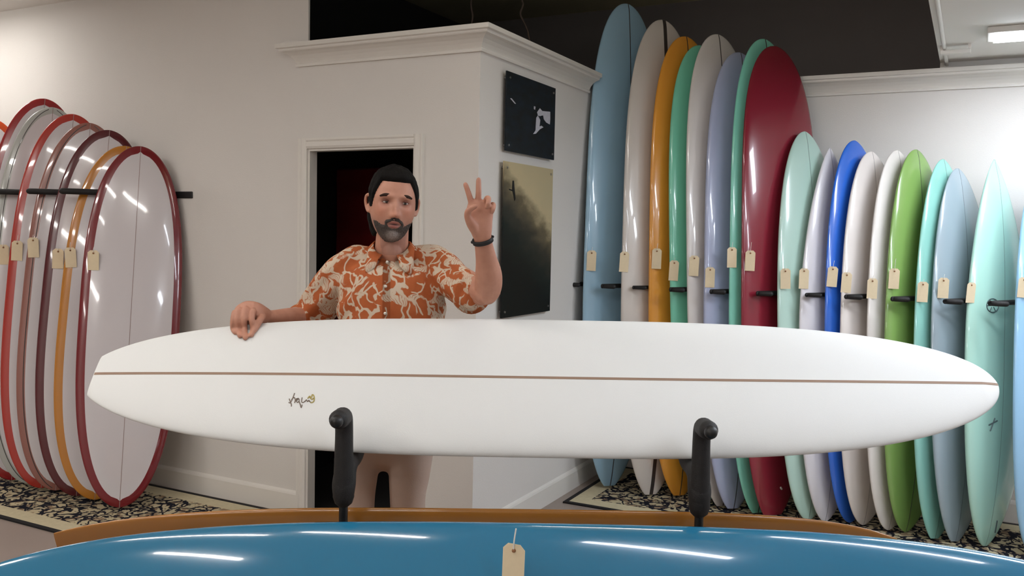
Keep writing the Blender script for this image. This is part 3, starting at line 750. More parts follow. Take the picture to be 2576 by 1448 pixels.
bm = bmesh.new(); tube(bm, [(-.55, 0, -.25), (.55, 0, -.25)], .018, seg=12, k=1); mk('tube', bm, MT['lamp'], t, True)
for x in (-.5, .5):
    bm = bmesh.new(); tube(bm, [(x, 0, -.23), (x, 0, -.001)], .003, seg=6, k=1, caps=False); mk('cord', bm, MT['black_metal'], t)
# conduit with a cross bar on the edge of the low ceiling
t = empty('ceiling_conduit', (-.185, 5.0, 2.60)); tag(t, 'thin white conduit with a short cross bracket on the low ceiling edge', 'pipe')
bm = bmesh.new(); tube(bm, [(0, -2.5, -.014), (0, .72, -.014)], .010, seg=10, k=2, caps=False); mk('pipe', bm, MT['trim'], t, True)
bm = bmesh.new(); box(bm, (-.02, .22, -.045), (.125, .265, -.026), bev=.003); box(bm, (-.02, .22, -.026), (-.005, .265, 0)); box(bm, (.11, .22, -.026), (.125, .265, 0)); mk('bracket', bm, MT['trim'], t)
# hanging wires over the box room
for i, pl in enumerate(([(1186, -12), (1185, 15), (1189, 40), (1186, 62)], [(1313, -12), (1316, 12), (1309, 35), (1320, 60), (1328, 80), (1332, 103)])):
    pts = [P(x, y, 5.3) for x, y in pl]; top = Vector((pts[0].x, pts[0].y, 3.27))
    t = empty('hanging_wire', top); tag(t, ['short thin dark wire hanging from the dark ceiling, left one', 'longer thin dark wire hanging above the crown corner, right one'][i], 'wire')
    bm = bmesh.new(); tube(bm, [top] + pts, .006, seg=6, k=4); bm.transform(Matrix.Translation(-top)); mk('cable', bm, mat('wire_%d' % i, (74, 60, 50), .7), t, True)
    bm = bmesh.new(); tube(bm, [(0, 0, -.02), (0, 0, -.001)], .03, seg=12, k=1, caps=False); mk('rose', bm, MT['black_metal'], t)


# ------------------------------------------------------------------ the man
def sstep(a, b, x):
    t = min(max((x - a) / (b - a), 0), 1); return t * t * (3 - 2 * t)
g = lambda x, w: math.exp(-(x / w) ** 2)
man = empty('person', (0, 0, 0)); man_at = P(985, 1200, 3.10); man.location = (man_at.x, man_at.y, 0)
tag(man, 'man in orange printed shirt holding the white board and raising two fingers', 'person')
MI = Matrix.Translation(-man.location)
def mpart(name, src, m, smooth=True, label=None, parent=None):
    if isinstance(src, bmesh.types.BMesh):
        bmesh.ops.recalc_face_normals(src, faces=src.faces); me = bpy.data.meshes.new(name); src.to_mesh(me); src.free()
    else: me = src
    me.transform(MI); o = link(name, me, m, man, smooth)
    if label: o['label'] = label
    return o
HC = P(988, 517, 3.05)
yaw = math.radians(14)
hf = (-V * math.cos(yaw) + RT * math.sin(yaw)); hr = (RT * math.cos(yaw) + V * math.sin(yaw)); hu = UP.copy()
rl = math.radians(4)
hr, hu = (hr * math.cos(rl) - hu * math.sin(rl)), (hu * math.cos(rl) + hr * math.sin(rl))
pt = math.radians(-3)
hf, hu = (hf * math.cos(pt) + hu * math.sin(pt)), (hu * math.cos(pt) - hf * math.sin(pt))
HM = Matrix((hr, hf, hu)).transposed().to_4x4(); HM.translation = HC
def skull(dx, dy, dz):
    """surface point of the head for a unit direction (x to the viewer's right, y forward, z up)"""
    z = .120 * dz; 
    ax = .0755; ayf = .094; ayb = .102
    # narrower jaw, rounder crown
    jaw = sstep(-.01, -.115, z)
    x = dx * ax * (1 - .10 * jaw) * (1 + .05 * g(z - .03, .05))
    y = dy * (ayf if dy > 0 else ayb)
    if dy > 0: y *= (1 + .10 * jaw)
    else: y *= (1 - .35 * jaw)
    k = (abs(dx) ** 2.6 + abs(dy) ** 2.6 + abs(dz) ** 2.6) ** (-1 / 2.6)   # boxier than an ellipsoid
    k = 1 + (k - 1) * .55
    x *= k; y *= k; z *= k
    f = sstep(.15, .55, dy)
    if f > 0:
        ax_ = abs(x)
        nose = .029 * sstep(.030, -.026, z) * sstep(-.043, -.030, z) * g(x, .0095) + .004 * g(x, .008) * g(z - .012, .02)
        wings = .011 * g(ax_ - .012, .0065) * g(z + .031, .0085) + .006 * g(x, .012) * g(z + .028, .010)
        sock = -.015 * g(ax_ - .031, .0165) * g(z - .012, .0115)
        brow = .0075 * g(ax_ - .028, .022) * g(z - .033, .0085)
        cheek = .0045 * g(ax_ - .045, .016) * g(z + .018, .016) - .004 * g(ax_ - .047, .014) * g(z + .062, .02)
        muzz = .006 * g(x, .028) * g(z + .062, .025)
        lips = .0045 * g(x, .020) * g(z + .053, .0045) + .0055 * g(x, .017) * g(z + .068, .0055) - .0075 * g(x, .020) * g(z + .0605, .0032)
        chin = .010 * g(x, .020) * g(z + .098, .017) - .0035 * g(x, .02) * g(z + .080, .006)
        phil = -.0015 * g(x, .004) * g(z + .044, .006)
        y += f * (nose + wings + sock + brow + cheek + muzz + lips + chin + phil)
    return Vector((x, y, z))
def dirs(nu, nv):
    for i in range(nv + 1):
        th = math.pi * i / nv
        yield i, [(math.sin(th) * math.sin(2 * math.pi * j / nu), math.sin(th) * math.cos(2 * math.pi * j / nu), math.cos(th)) for j in range(nu)]
def headgrid(bm, nu, nv, fn):
    rows = [[bm.verts.new(fn(*d)) for d in r] if 0 < i < nv else [bm.verts.new(fn(*r[0]))] for i, r in dirs(nu, nv)]
    for a, b in zip(rows, rows[1:]):
        for j in range(nu):
            k = (j + 1) % nu
            if len(a) == 1: bm.faces.new((a[0], b[j], b[k]))
            elif len(b) == 1: bm.faces.new((a[j], a[k], b[0]))
            else: bm.faces.new((a[j], a[k], b[k], b[j]))
body = bmesh.new()
hb = bmesh.new(); headgrid(hb, 160, 130, skull)
# ears
for sg in (-1, 1):
    tube(hb, [(sg * .070, -.004, .022), (sg * .083, -.012, .030), (sg * .091, -.022, .022), (sg * .090, -.022, -.002), (sg * .081, -.010, -.026), (sg * .070, -.002, -.020)], [.006, .006, .0055, .0055, .006, .005], seg=10, k=4)
    ball(hb, Vector((sg * .075, -.012, .002)), .006, .013, .024)
hb.transform(HM)
tmp = bpy.data.meshes.new('t'); hb.to_mesh(tmp); body.from_mesh(tmp); hb.free(); bpy.data.meshes.remove(tmp)
q = lambda x, y, d: P(x, y, d)
# neck, trunk, legs (under the clothes)
neckb = q(985, 650, 3.12)
tube(body, [HC - UP * .035 + V * .03, q(986, 610, 3.10), q(985, 640, 3.125), q(985, 665, 3.14)], [(.054, .056), (.057, .057), (.064, .060), (.09, .07)], seg=24, k=5, ref=RT)
tube(body, [q(985, 668, 3.14), q(985, 720, 3.12), q(986, 800, 3.12), q(988, 920, 3.13), q(988, 1020, 3.13)], [(.13, .07), (.155, .09), (.15, .095), (.145, .09), (.15, .09)], seg=24, k=3, ref=RT)
def leg(xs): tube(body, xs, [.066, .050, .042, .042, .034, .036], seg=16, k=4)
fz = lambda p, z: Vector((p.x, p.y, z))
lh = q(936, 1070, 3.13); lk = q(898, 1290, 3.08); la = fz(q(893, 1290, 3.12), .10)
rh = q(1032, 1060, 3.13); rk_ = q(1030, 1290, 3.08); ra = fz(q(1045, 1290, 3.14), .10)
for hp, kn, an in ((lh, lk, la), (rh, rk_, ra)): leg([hp, q(905, 1190, 3.095) if hp is lh else q(1029, 1190, 3.095), kn, (kn * 2 + an) / 3, an, an - UP * .06 - V * .05])
tube(body, [q(985, 612, 3.085), q(987, 638, 3.078), q(987, 658, 3.076)], [.040, .037, .024], seg=16, k=4)
# raised arm (viewer's right)
SH_R = q(1104, 668, 3.13); EL_R = q(1222, 735, 2.93); WR_R = q(1215, 606, 2.80)
tube(body, [q(1070, 672, 3.14), SH_R, (SH_R + EL_R) / 2 - UP * .004, EL_R], [.055, .052, .046, .043], seg=18, k=5)
tube(body, [q(1212, 742, 2.95), q(1226, 728, 2.925), q(1229, 690, 2.88), q(1223, 650, 2.84), WR_R, q(1214, 592, 2.79)], [(.038, .036), (.045, .042), (.044, .040), (.034, .031), (.028, .022), (.028, .021)], seg=20, k=6, ref=RT)
d0 = 2.785
# palm
tube(body, [q(1214, 600, 2.79), q(1211, 580, d0), q(1207, 552, d0), q(1207, 530, d0), q(1208, 512, d0)], [(.027, .019), (.034, .020), (.041, .018), (.043, .016), (.038, .012)], seg=22, k=5, ref=RT)
# thumb base and the folded thumb
tube(body, [q(1200, 588, 2.78), q(1188, 565, 2.765), q(1178, 547, 2.752), q(1177, 533, 2.745), q(1186, 523, 2.738), q(1195, 519, 2.735)], [.014, .017, .0125, .0105, .0095, .0085], seg=14, k=4)
def finger(pts, r0, r1):
    n = len(pts); tube(body, pts, [r0 + (r1 - r0) * i / (n - 1) for i in range(n)], seg=14, k=4)
finger([q(1189, 535, d0), q(1186, 512, d0), q(1180, 490, d0 - .006), q(1174, 472, d0 - .008), q(1171, 464, d0 - .008)], .0105, .0078)
finger([q(1203, 530, d0), q(1203, 506, d0), q(1204, 482, d0 - .006), q(1204, 462, d0 - .008), q(1204, 452, d0 - .008)], .0108, .0080)
finger([q(1219, 530, d0), q(1221, 512, d0), q(1225, 499, d0 - .018), q(1229, 500, d0 - .040), q(1228, 512, d0 - .052), q(1225, 521, d0 - .046)], .0102, .0076)
finger([q(1232, 538, d0), q(1235, 524, d0), q(1239, 514, d0 - .018), q(1242, 517, d0 - .036), q(1240, 527, d0 - .046), q(1237, 534, d0 - .040)], .0092, .0068)
# lowered arm, hand over the rail of the white board (viewer's left)
def brd(px, py, off=0):
    while BOARDS['white_front'][1].ray_cast(Vector(C0), Vector(ray(px, py)))[0] is None: py += 2
    l, n = surf_hit('white_front', px, py); return l + n * off
SH_L = q(862, 676, 3.13); EL_L = q(800, 806, 3.25); WR_L = q(682, 796, 3.03)
tube(body, [q(900, 676, 3.14), SH_L, (SH_L + EL_L) / 2, EL_L], [.055, .052, .046, .042], seg=18, k=5)
tube(body, [EL_L, q(772, 802, 3.20), q(728, 798, 3.11), WR_L, q(660, 791, 3.00)], [.042, .043, .034, (.026, .022), (.027, .022)], seg=18, k=5, ref=V)
topd = (brd(620, 828) - Vector(C0)).dot(VD)
tube(body, [q(668, 793, 3.01), q(648, 788, topd + .045), q(625, 788, topd + .035), q(606, 794, topd + .03)], [(.026, .022), (.036, .022), (.042, .022), (.036, .018)], seg=20, k=5, ref=UP)
for k, (xa, ya, xb, yb, xc, yc) in enumerate(((640, 790, 640, 815, 637, 836), (622, 786, 620, 816, 622, 843), (606, 788, 602, 812, 608, 838), (594, 794, 589, 812, 595, 830))):
    r = (.0100, .0105, .0100, .0090)[k]
    pa = q(xa, ya, topd + .03); pm = q(xa - 4, ya - 9, topd + .005)
    pb = brd(xb, max(yb, 826), r * 1.05); pm2 = (pm + pb) / 2 - V * .010
    finger([pa, pm, pm2, pb, brd(xc, yc + 6, r * .9)], r * 1.08, r * .8)
finger([q(662, 790, 3.0), q(656, 800, topd + .02), brd(650, 820, .014), brd(642, 832, .011)], .0135, .0095)
me = remesh(body, .0034, 3, .4)
# colour of lips, stubble and cheeks; eye-socket and mouth-seam shade painted in too
SKM = MT['skin']; nt = SKM.node_tree; bs = nt.nodes['Principled BSDF']
at = nt.nodes.new('ShaderNodeAttribute'); at.attribute_name = 'tone'
mx = nt.nodes.new('ShaderNodeMix'); mx.data_type = 'RGBA'; mx.blend_type = 'MULTIPLY'; mx.inputs[0].default_value = 1
nz = nt.nodes.new('ShaderNodeTexNoise'); nz.inputs['Scale'].default_value = 35; nz.inputs['Detail'].default_value = 3
tcn = nt.nodes.new('ShaderNodeTexCoord'); nt.links.new(tcn.outputs['Object'], nz.inputs['Vector'])
rmp = nt.nodes.new('ShaderNodeMix'); rmp.data_type = 'RGBA'; rmp.inputs[6].default_value = lin((176, 120, 98)); rmp.inputs[7].default_value = lin((200, 146, 122))
nt.links.new(nz.outputs['Fac'], rmp.inputs[0]); nt.links.new(rmp.outputs[2], mx.inputs[6]); nt.links.new(at.outputs['Color'], mx.inputs[7]); nt.links.new(mx.outputs[2], bs.inputs['Base Color'])
att = me.color_attributes.new('tone', 'FLOAT_COLOR', 'POINT'); HI = HM.inverted()
palm = P(1207, 550, 2.77)
cols = []
for i, v in enumerate(me.vertices):
    c = [1, 1, 1]
    p = HI @ v.co
    if p.length < .17 and p.y > 0:
        lip = g(p.x, .021) * (g(p.z + .054, .004) + g(p.z + .068, .0055)); seam = g(p.x, .019) * g(p.z + .0605, .0028)
        ck = g(abs(p.x) - .045, .018) * g(p.z + .015, .02); ns = g(p.x, .012) * g(p.z + .028, .012)
        st_ = sstep(-.030, -.065, p.z) * .5
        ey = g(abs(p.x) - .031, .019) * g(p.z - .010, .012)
        lip = min(lip, 1)
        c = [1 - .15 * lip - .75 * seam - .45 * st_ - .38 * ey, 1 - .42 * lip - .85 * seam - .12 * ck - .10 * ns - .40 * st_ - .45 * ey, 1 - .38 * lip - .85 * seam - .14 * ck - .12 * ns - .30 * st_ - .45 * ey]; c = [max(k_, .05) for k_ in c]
    cols += [c[0], c[1], c[2], 1]
me.color_attributes['tone'].data.foreach_set('color', cols)
mpart('body', me, SKM)
# eyes
EYEW = mat('eye_white', (205, 196, 190), .2, coat=.6); EYEI = mat('eye_iris', (48, 34, 26), .15, coat=.8)
BROW = mat('brow_hair', (52, 36, 29), .8, spec=.2)
HAIR = mat('dark_hair', (14, 11, 9), .75, spec=.15, bump=.9, bscale=260, var=.4, vscale=120)
for sg in (-1, 1):
    ex = sg * .031; s0 = skull(*Vector((ex / .0755, .86, .10)).normalized()); ey = max(s0.y, .07)
    # find the skin in front of the eye
    best = min((abs((pp := skull(*Vector((ex, yy, .012)).normalized())).x - ex) + abs(pp.z - .012), pp.y) for yy in [i * .002 for i in range(20, 60)])
    y0 = best[1]
    bm = bmesh.new(); ball(bm, Vector((ex, y0 - .0045, .012)), .0125, .0075, .0052); bm.transform(HM); mpart('eye', bm, EYEW)
    bm = bmesh.new(); ball(bm, Vector((ex + .001, y0 + .0016, .012)), .0050, .0022, .0047); bm.transform(HM); mpart('iris', bm, EYEI)
    bm = bmesh.new(); tube(bm, [(ex - .014, y0 - .004, .0125), (ex - .006, y0 + .0025, .0175), (ex + .005, y0 + .0025, .0178), (ex + .014, y0 - .004, .013)], [.0018, .0028, .0028, .0018], seg=8, k=5); bm.transform(HM); mpart('eyelid', bm, mat('eyelid_skin', (120, 72, 58), .5))
    bm = bmesh.new(); tube(bm, [(ex - sg * .020, y0 + .0125, .0305), (ex - sg * .006, y0 + .0130, .0345), (ex + sg * .008, y0 + .0100, .035), (ex + sg * .022, y0 + .0005, .030)], [(.0024, .0050), (.0028, .0058), (.0026, .0052), (.0018, .0030)], seg=8, k=6, ref=Vector((0, 1, 0))); bm.transform(HM); mpart('eyebrow', bm, BROW)
# hair and beard as shells over the skull
def shell(nu, nv, thick):
    bm = bmesh.new()
    def fn(dx, dy, dz):
        p = skull(dx, dy, dz); t = thick(p, dx, dy, dz)
        d = Vector((dx, dy, dz)).normalized()
        return p + d * t
    headgrid(bm, nu, nv, fn)
    return bm
def hair_t(p, dx, dy, dz):
    phi = math.degrees(math.atan2(abs(dx), dy))      # 0 front, 180 back
    if phi < 46: line = .079
    elif phi < 56: line = .079 - (phi - 46) / 10 * .040
    elif phi < 66: line = .039 - (phi - 56) / 10 * .050
    elif phi < 80: line = -.014
    elif phi < 86: line = -.014 + (phi - 80) / 6 * .050
    elif phi < 108: line = .036
    elif phi < 116: line = .036 - (phi - 108) / 8 * .120
    else: line = -.100
    m = sstep(line - .004, line + .010, p.z)
    n = noise.noise(Vector((p.x * 45, p.y * 45, p.z * 16))) * .004 + noise.noise(Vector((p.x * 140, p.y * 140, p.z * 30))) * .0022
    vol = .009 + .007 * sstep(.05, .11, p.z) + .022 * sstep(112, 135, phi) * sstep(.0, -.05, p.z) + .004 * sstep(70, 100, phi) * sstep(.02, .05, p.z) - .006 * g(phi - 72, 10) * sstep(.05, .02, p.z)
    return -.006 + m * (.006 + vol + n)
bm = shell(150, 110, hair_t); bm.transform(HM); mpart('hair', bm, HAIR, label='short dark brown hair swept back, longer behind the ears')
BEARD = bpy.data.materials.new('grey_beard'); BEARD.use_nodes = True; nt = BEARD.node_tree; b = nt.nodes['Principled BSDF']; b.inputs['Roughness'].default_value = .8
att_ = nt.nodes.new('ShaderNodeAttribute'); att_.attribute_name = 'grey'; nz = nt.nodes.new('ShaderNodeTexNoise'); nz.inputs['Scale'].default_value = 260
tcn = nt.nodes.new('ShaderNodeTexCoord'); nt.links.new(tcn.outputs['Object'], nz.inputs['Vector'])
ad = nt.nodes.new('ShaderNodeMath'); ad.operation = 'MULTIPLY_ADD'; nt.links.new(nz.outputs['Fac'], ad.inputs[0]); ad.inputs[1].default_value = .5; nt.links.new(att_.outputs['Fac'], ad.inputs[2])
rr = nt.nodes.new('ShaderNodeValToRGB'); rr.color_ramp.elements[0].position = .2; rr.color_ramp.elements[0].color = lin((52, 44, 40)); rr.color_ramp.elements[1].position = 1.2 / 1.25; rr.color_ramp.elements[1].color = lin((158, 146, 140))
el = rr.color_ramp.elements.new(.5); el.color = lin((84, 74, 68))
nt.links.new(ad.outputs[0], rr.inputs[0]); nt.links.new(rr.outputs[0], b.inputs['Base Color'])
bp = nt.nodes.new('ShaderNodeBump'); bp.inputs['Strength'].default_value = .8; bp.inputs['Distance'].default_value = .003; nt.links.new(nz.outputs['Fac'], bp.inputs['Height']); nt.links.new(bp.outputs['Normal'], b.inputs['Normal'])
def beard_t(p, dx, dy, dz):
    phi = math.degrees(math.atan2(abs(dx), dy)); ax_ = abs(p.x)
    # cheek line rises towards the ears
    line = -.070 + .016 * sstep(20, 60, phi) + .006 * sstep(58, 76, phi)
    m = sstep(line + .014, line - .010, p.z) * sstep(84, 58, phi)
    wob = noise.noise(Vector((p.x * 90, p.z * 90, 1))) * .12
    e = math.sqrt((p.x / .0205) ** 2 + ((p.z + .0615) / .0120) ** 2); lipm = sstep(.92, 1.22, e + wob)
    e2 = math.sqrt((p.x / .034) ** 2 + ((p.z + .066) / .029) ** 2)
    if dy > 0: m = max(m, sstep(1.08, .88, e2 + wob)) * lipm
    n = noise.noise(Vector((p.x * 160, p.y * 160, p.z * 90))) * .0018
    n += noise.noise(Vector((p.x * 300, p.y * 300, p.z * 300))) * .0012
    return -.003 + m * (.003 + .0022 + .004 * g(p.x, .03) * sstep(-.085, -.105, p.z) + n)
bm = shell(200, 150, beard_t)
bmesh.ops.recalc_face_normals(bm, faces=bm.faces)
me = bpy.data.meshes.new('beard'); bm.to_mesh(me); bm.free(); a_ = me.color_attributes.new('grey', 'FLOAT_COLOR', 'POINT')
cols = []
for i, v in enumerate(me.vertices):
    p = v.co; w_ = .55 * g(p.x, .024) * g(p.z + .098, .024) + .12 * sstep(-.06, -.10, p.z); cols += [w_, w_, w_, 1]
me.color_attributes['grey'].data.foreach_set('color', cols)
me.transform(HM); mpart('beard', me, BEARD, label='short beard, dark with a grey chin')

# shirt
def shirt_material():
    m = bpy.data.materials.new('print_shirt'); m.use_nodes = True; nt = m.node_tree; b = nt.nodes['Principled BSDF']
    b.inputs['Roughness'].default_value = .85; b.inputs['Specular IOR Level'].default_value = .2
    tc = nt.nodes.new('ShaderNodeTexCoord')
    rot = nt.nodes.new('ShaderNodeMapping'); rot.inputs['Rotation'].default_value = (0, 0, -math.atan2(RT.y, RT.x)); nt.links.new(tc.outputs['Object'], rot.inputs[0])
    w = nt.nodes.new('ShaderNodeTexNoise'); w.inputs['Scale'].default_value = 16; w.inputs['Detail'].default_value = 1.5; nt.links.new(rot.outputs[0], w.inputs['Vector'])
    mv = nt.nodes.new('ShaderNodeMix'); mv.data_type = 'VECTOR'; mv.inputs[0].default_value = .09; nt.links.new(rot.outputs[0], mv.inputs[4]); nt.links.new(w.outputs['Color'], mv.inputs[5])
    def ramp(src, p0, p1):
        r = nt.nodes.new('ShaderNodeValToRGB'); r.color_ramp.elements[0].position = p0; r.color_ramp.elements[1].position = p1; nt.links.new(src, r.inputs[0]); return r.outputs[0]
    def mth(op, a, bb):
        n_ = nt.nodes.new('ShaderNodeMath'); n_.operation = op; n_.use_clamp = True
        for i, z in enumerate((a, bb)):
            if isinstance(z, (int, float)): n_.inputs[i].default_value = z
            else: nt.links.new(z, n_.inputs[i])
        return n_.outputs[0]
    # animal bodies: flat wide cells
    mp = nt.nodes.new('ShaderNodeMapping'); mp.inputs['Scale'].default_value = (11, 11, 21); nt.links.new(mv.outputs[1], mp.inputs[0])
    v1 = nt.nodes.new('ShaderNodeTexVoronoi'); v1.inputs['Scale'].default_value = 1; v1.inputs['Randomness'].default_value = .75; nt.links.new(mp.outputs[0], v1.inputs['Vector'])
    bodies = ramp(v1.outputs['Distance'], .37, .41)     # 0 inside the body
    # stripes on the bodies
    wv = nt.nodes.new('ShaderNodeTexWave'); wv.wave_type = 'BANDS'; wv.bands_direction = 'X'; wv.inputs['Scale'].default_value = 42; wv.inputs['Distortion'].default_value = 3; nt.links.new(mv.outputs[1], wv.inputs['Vector'])
    stripes = ramp(wv.outputs['Fac'], .12, .22)
    # legs, tails: thin curling lines
    mp2 = nt.nodes.new('ShaderNodeMapping'); mp2.inputs['Scale'].default_value = (30, 30, 17); nt.links.new(mv.outputs[1], mp2.inputs[0])
    v2 = nt.nodes.new('ShaderNodeTexVoronoi'); v2.feature = 'DISTANCE_TO_EDGE'; v2.inputs['Scale'].default_value = 1; nt.links.new(mp2.outputs[0], v2.inputs['Vector'])
    legs = ramp(v2.outputs['Distance'], .075, .11)
    brk = nt.nodes.new('ShaderNodeTexNoise'); brk.inputs['Scale'].default_value = 22; nt.links.new(rot.outputs[0], brk.inputs['Vector'])
    bk = ramp(brk.outputs['Fac'], .43, .47)
    lg = mth('MULTIPLY', mth('SUBTRACT', 1, legs), bk)
    bd = mth('MULTIPLY', mth('SUBTRACT', 1, bodies), mth('ADD', mth('MULTIPLY', stripes, .75), .25))
    cream = mth('MAXIMUM', bd, lg)
    n3 = nt.nodes.new('ShaderNodeTexNoise'); n3.inputs['Scale'].default_value = 30; nt.links.new(tc.outputs['Object'], n3.inputs['Vector'])
    org = nt.nodes.new('ShaderNodeMix'); org.data_type = 'RGBA'; org.inputs[6].default_value = lin((164, 84, 46)); org.inputs[7].default_value = lin((182, 102, 60)); nt.links.new(n3.outputs['Fac'], org.inputs[0])
    fx = nt.nodes.new('ShaderNodeMix'); fx.data_type = 'RGBA'; nt.links.new(cream, fx.inputs[0]); nt.links.new(org.outputs[2], fx.inputs[6]); fx.inputs[7].default_value = lin((204, 186, 164))
    nt.links.new(fx.outputs[2], b.inputs['Base Color'])
    return m
SHIRT = shirt_material()
sb = bmesh.new()
tube(sb, [q(986, 652, 3.145), q(986, 664, 3.14), q(984, 690, 3.13), q(984, 730, 3.11), q(986, 800, 3.10), q(988, 880, 3.11), q(988, 990, 3.12), q(988, 1050, 3.12)],
     [(.072, .046), (.125, .070), (.178, .100), (.187, .118), (.186, .125), (.186, .128), (.192, .13), (.196, .132)], seg=36, k=6, ref=RT)
tube(sb, [q(1020, 662, 3.145), q(1068, 662, 3.14), q(1106, 676, 3.12), q(1148, 712, 3.04), q(1172, 730, 3.0), q(1182, 735, 2.985)], [.055, .066, .072, .067, .064, (.064, .060)], seg=22, k=6)
tube(sb, [q(950, 662, 3.145), q(905, 664, 3.14), q(860, 690, 3.135), q(826, 735, 3.17), q(795, 785, 3.22), q(770, 803, 3.21), q(756, 806, 3.185)], [.055, .066, .076, .072, .069, .062, .056], seg=22, k=6)
me = remesh(sb, .006, 6, .5)
def shirt_d(p):
    z = p.z; xr = (p - man.location).dot(RT)
    n = noise.noise(Vector((p.x * 7 + 3, p.y * 7, p.z * 5))) * .009 + noise.noise(Vector((p.x * 15, p.y * 15, p.z * 8 + 5))) * .006
    return n + .004 * math.sin((z * 70 + abs(xr) * 60)) * sstep(.09, .16, abs(xr)) * sstep(1.10, 1.3, z)
displace(me, shirt_d)
mpart('shirt', me, SHIRT, label='orange short-sleeved shirt with a cream animal print')
# rolled sleeve hems
for c0, c1, r in ((q(1184, 737, 2.985), q(1190, 741, 2.965), .064), (q(757, 806, 3.187), q(750, 807, 3.175), .055)):
    bm = bmesh.new(); tube(bm, [c0 - (c1 - c0) * .6, c0, c1], [r + .002, r + .004, r + .003], seg=28, k=3, caps=False); mpart('sleeve_hem', bm, SHIRT)
# collar: a stand with two pointed wings
nb = q(986, 622, 3.11)
bm = bmesh.new(); n = 40; tp_, bt_ = [], []
for i in range(n + 1):
    th = math.radians(-158 + 316 * i / n)          # 0 = nape
    s_, c_ = math.sin(th), math.cos(th)
    front = sstep(75, 158, abs(math.degrees(th)))
    rt = .064 + .004 * front; rb = .078 + .020 * front
    top = nb + RT * (s_ * rt) + V * (c_ * rt) + UP * (.022 - .045 * front)
    tipd = math.exp(-((abs(math.degrees(th)) - 140) / 16) ** 2)
    bot = nb + RT * (s_ * (rb + .030 * tipd)) + V * (c_ * rb) + UP * (-.018 - .030 * front - .046 * tipd) - V * (.026 * tipd)
    tp_.append(bm.verts.new(top)); md = (top + bot) / 2 + (RT * s_ + V * c_) * .008 + UP * .004; bt_.append((bm.verts.new(md), bm.verts.new(bot)))
for i in range(n):
    bm.faces.new((tp_[i], tp_[i + 1], bt_[i + 1][0], bt_[i][0])); bm.faces.new((bt_[i][0], bt_[i + 1][0], bt_[i + 1][1], bt_[i][1]))
bmesh.ops.recalc_face_normals(bm, faces=bm.faces)
r = bmesh.ops.solidify(bm, geom=bm.faces[:], thickness=.003)
mpart('collar', bm, SHIRT)
# buttons and placket
SB = None
so = [o for o in man.children if o.name.startswith('shirt')][0]
tb = bmesh.new(); tb.from_mesh(so.data); tb.transform(Matrix.Translation(man.location)); SBV = BVHTree.FromBMesh(tb); tb.free()
def shirt_hit(px, py):
    l, n_, i, d = SBV.ray_cast(Vector(C0), Vector(ray(px, py)))
    if l is None: l, n_, i, d = SBV.find_nearest(P(px, py, 3.0))
    return l, n_
BTN = mat('pearl_button', (226, 220, 208), .25, coat=.5)
for bx, by in ((974, 660), (970, 720), (969, 788), (970, 860)):
    l, n_ = shirt_hit(bx, by); bm = bmesh.new(); tube(bm, [l, l + n_ * .002], .0055, seg=14, k=1); mpart('button', bm, BTN)
bm = bmesh.new(); rows = []
for by in range(655, 1010, 6):
    for k, dx in enumerate((-9, 9)):
        l, n_ = shirt_hit(972 + dx - (by - 655) * .004, by); rows.append(bm.verts.new(l + n_ * .0015))
for i in range(0, len(rows) - 3, 2): bm.faces.new((rows[i], rows[i + 1], rows[i + 3], rows[i + 2]))
bmesh.ops.solidify(bm, geom=bm.faces[:], thickness=.002); mpart('placket', bm, SHIRT)
l, n_ = shirt_hit(1003, 640)
bm = bmesh.new(); tube(bm, [l - UP * .006 + n_ * .006, l + n_ * .012 + UP * .010], [.006, .0055], seg=12, k=3); mpart('microphone', bm, MT['black_foam'], label='small black clip-on microphone')
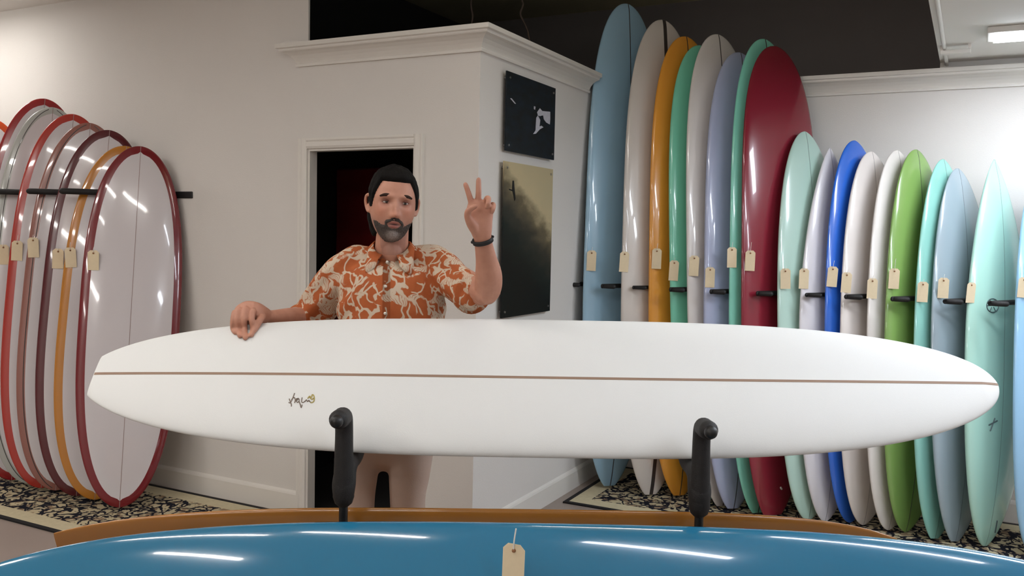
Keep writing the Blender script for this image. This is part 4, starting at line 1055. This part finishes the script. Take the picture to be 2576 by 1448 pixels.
# watch
bm = bmesh.new(); wc = q(1214.5, 604, 2.80); n = 32; wu = (q(1214, 590, 2.79) - q(1218, 620, 2.81)).normalized(); wu = (wu + RT * -.10).normalized(); w1 = (RT - wu * RT.dot(wu)).normalized(); w2 = wu.cross(w1)
rg = []
for i in range(n):
    a = 2 * math.pi * i / n; d = w1 * math.cos(a) + w2 * math.sin(a); rr_ = .0305 * abs(math.cos(a)) + .025 * abs(math.sin(a)); rr_ = math.sqrt((.0305 * math.cos(a)) ** 2 + (.0255 * math.sin(a)) ** 2)
    rg.append([bm.verts.new(wc + d * (rr_ + e) + wu * h) for e, h in ((-.001, -.007), (.003, -.007), (.003, .007), (-.001, .007))])
for i in range(n):
    for j in range(4): bm.faces.new((rg[i][j], rg[i][(j + 1) % 4], rg[(i + 1) % n][(j + 1) % 4], rg[(i + 1) % n][j]))
wt = mpart('wristwatch', bm, MT['black_foam'], label='black wristband')
bm = bmesh.new(); ball(bm, wc - w1 * .034, .005); ball(bm, wc + w1 * .034 + wu * .006, .004); mpart('clasp', bm, MT['black_metal'])
# trousers and shoes
KH = mat('khaki_cotton', (206, 184, 170), .9, var=.05, vscale=20, bump=.2)
tb = bmesh.new()
tube(tb, [q(988, 985, 3.13), q(988, 1040, 3.13), q(990, 1090, 3.13), q(990, 1118, 3.13)], [(.170, .115), (.172, .118), (.168, .118), (.14, .10)], seg=30, k=5, ref=RT)
tube(tb, [q(938, 1075, 3.12), q(912, 1130, 3.11), q(902, 1200, 3.09), q(897, 1275, 3.08), fz(q(893, 1290, 3.10), .34), fz(q(893, 1290, 3.12), .07)], [.094, .080, .066, .058, .060, .066], seg=24, k=6)
tube(tb, [q(1038, 1075, 3.12), q(1032, 1130, 3.11), q(1028, 1200, 3.09), q(1027, 1275, 3.08), fz(q(1040, 1290, 3.12), .34), fz(q(1045, 1290, 3.14), .07)], [.094, .084, .072, .062, .062, .068], seg=24, k=6)
me = remesh(tb, .007, 5, .5)
displace(me, lambda p: noise.noise(Vector((p.x * 9, p.y * 9, p.z * 6))) * .008)
mpart('trousers', me, KH, label='khaki trousers')
bm = bmesh.new(); tube(bm, [q(988, 1000, 3.12), q(988, 1012, 3.12)], [(.182, .128), (.182, .128)], seg=36, k=1, ref=RT, caps=False); mpart('belt', bm, mat('brown_belt', (70, 45, 30), .5))
for an in (la, ra):
    bm = bmesh.new(); z0 = .0
    tube(bm, [fz(an + V * .06, .045), fz(an, .05), fz(an - V * .09, .036), fz(an - V * .17, .030)], [(.040, .042), (.042, .046), (.047, .034), (.040, .026)], seg=20, k=5, ref=RT)
    for v in bm.verts: v.co.z = max(v.co.z, .004)
    mpart('shoe', bm, mat('brown_shoe', (84, 62, 48), .6))
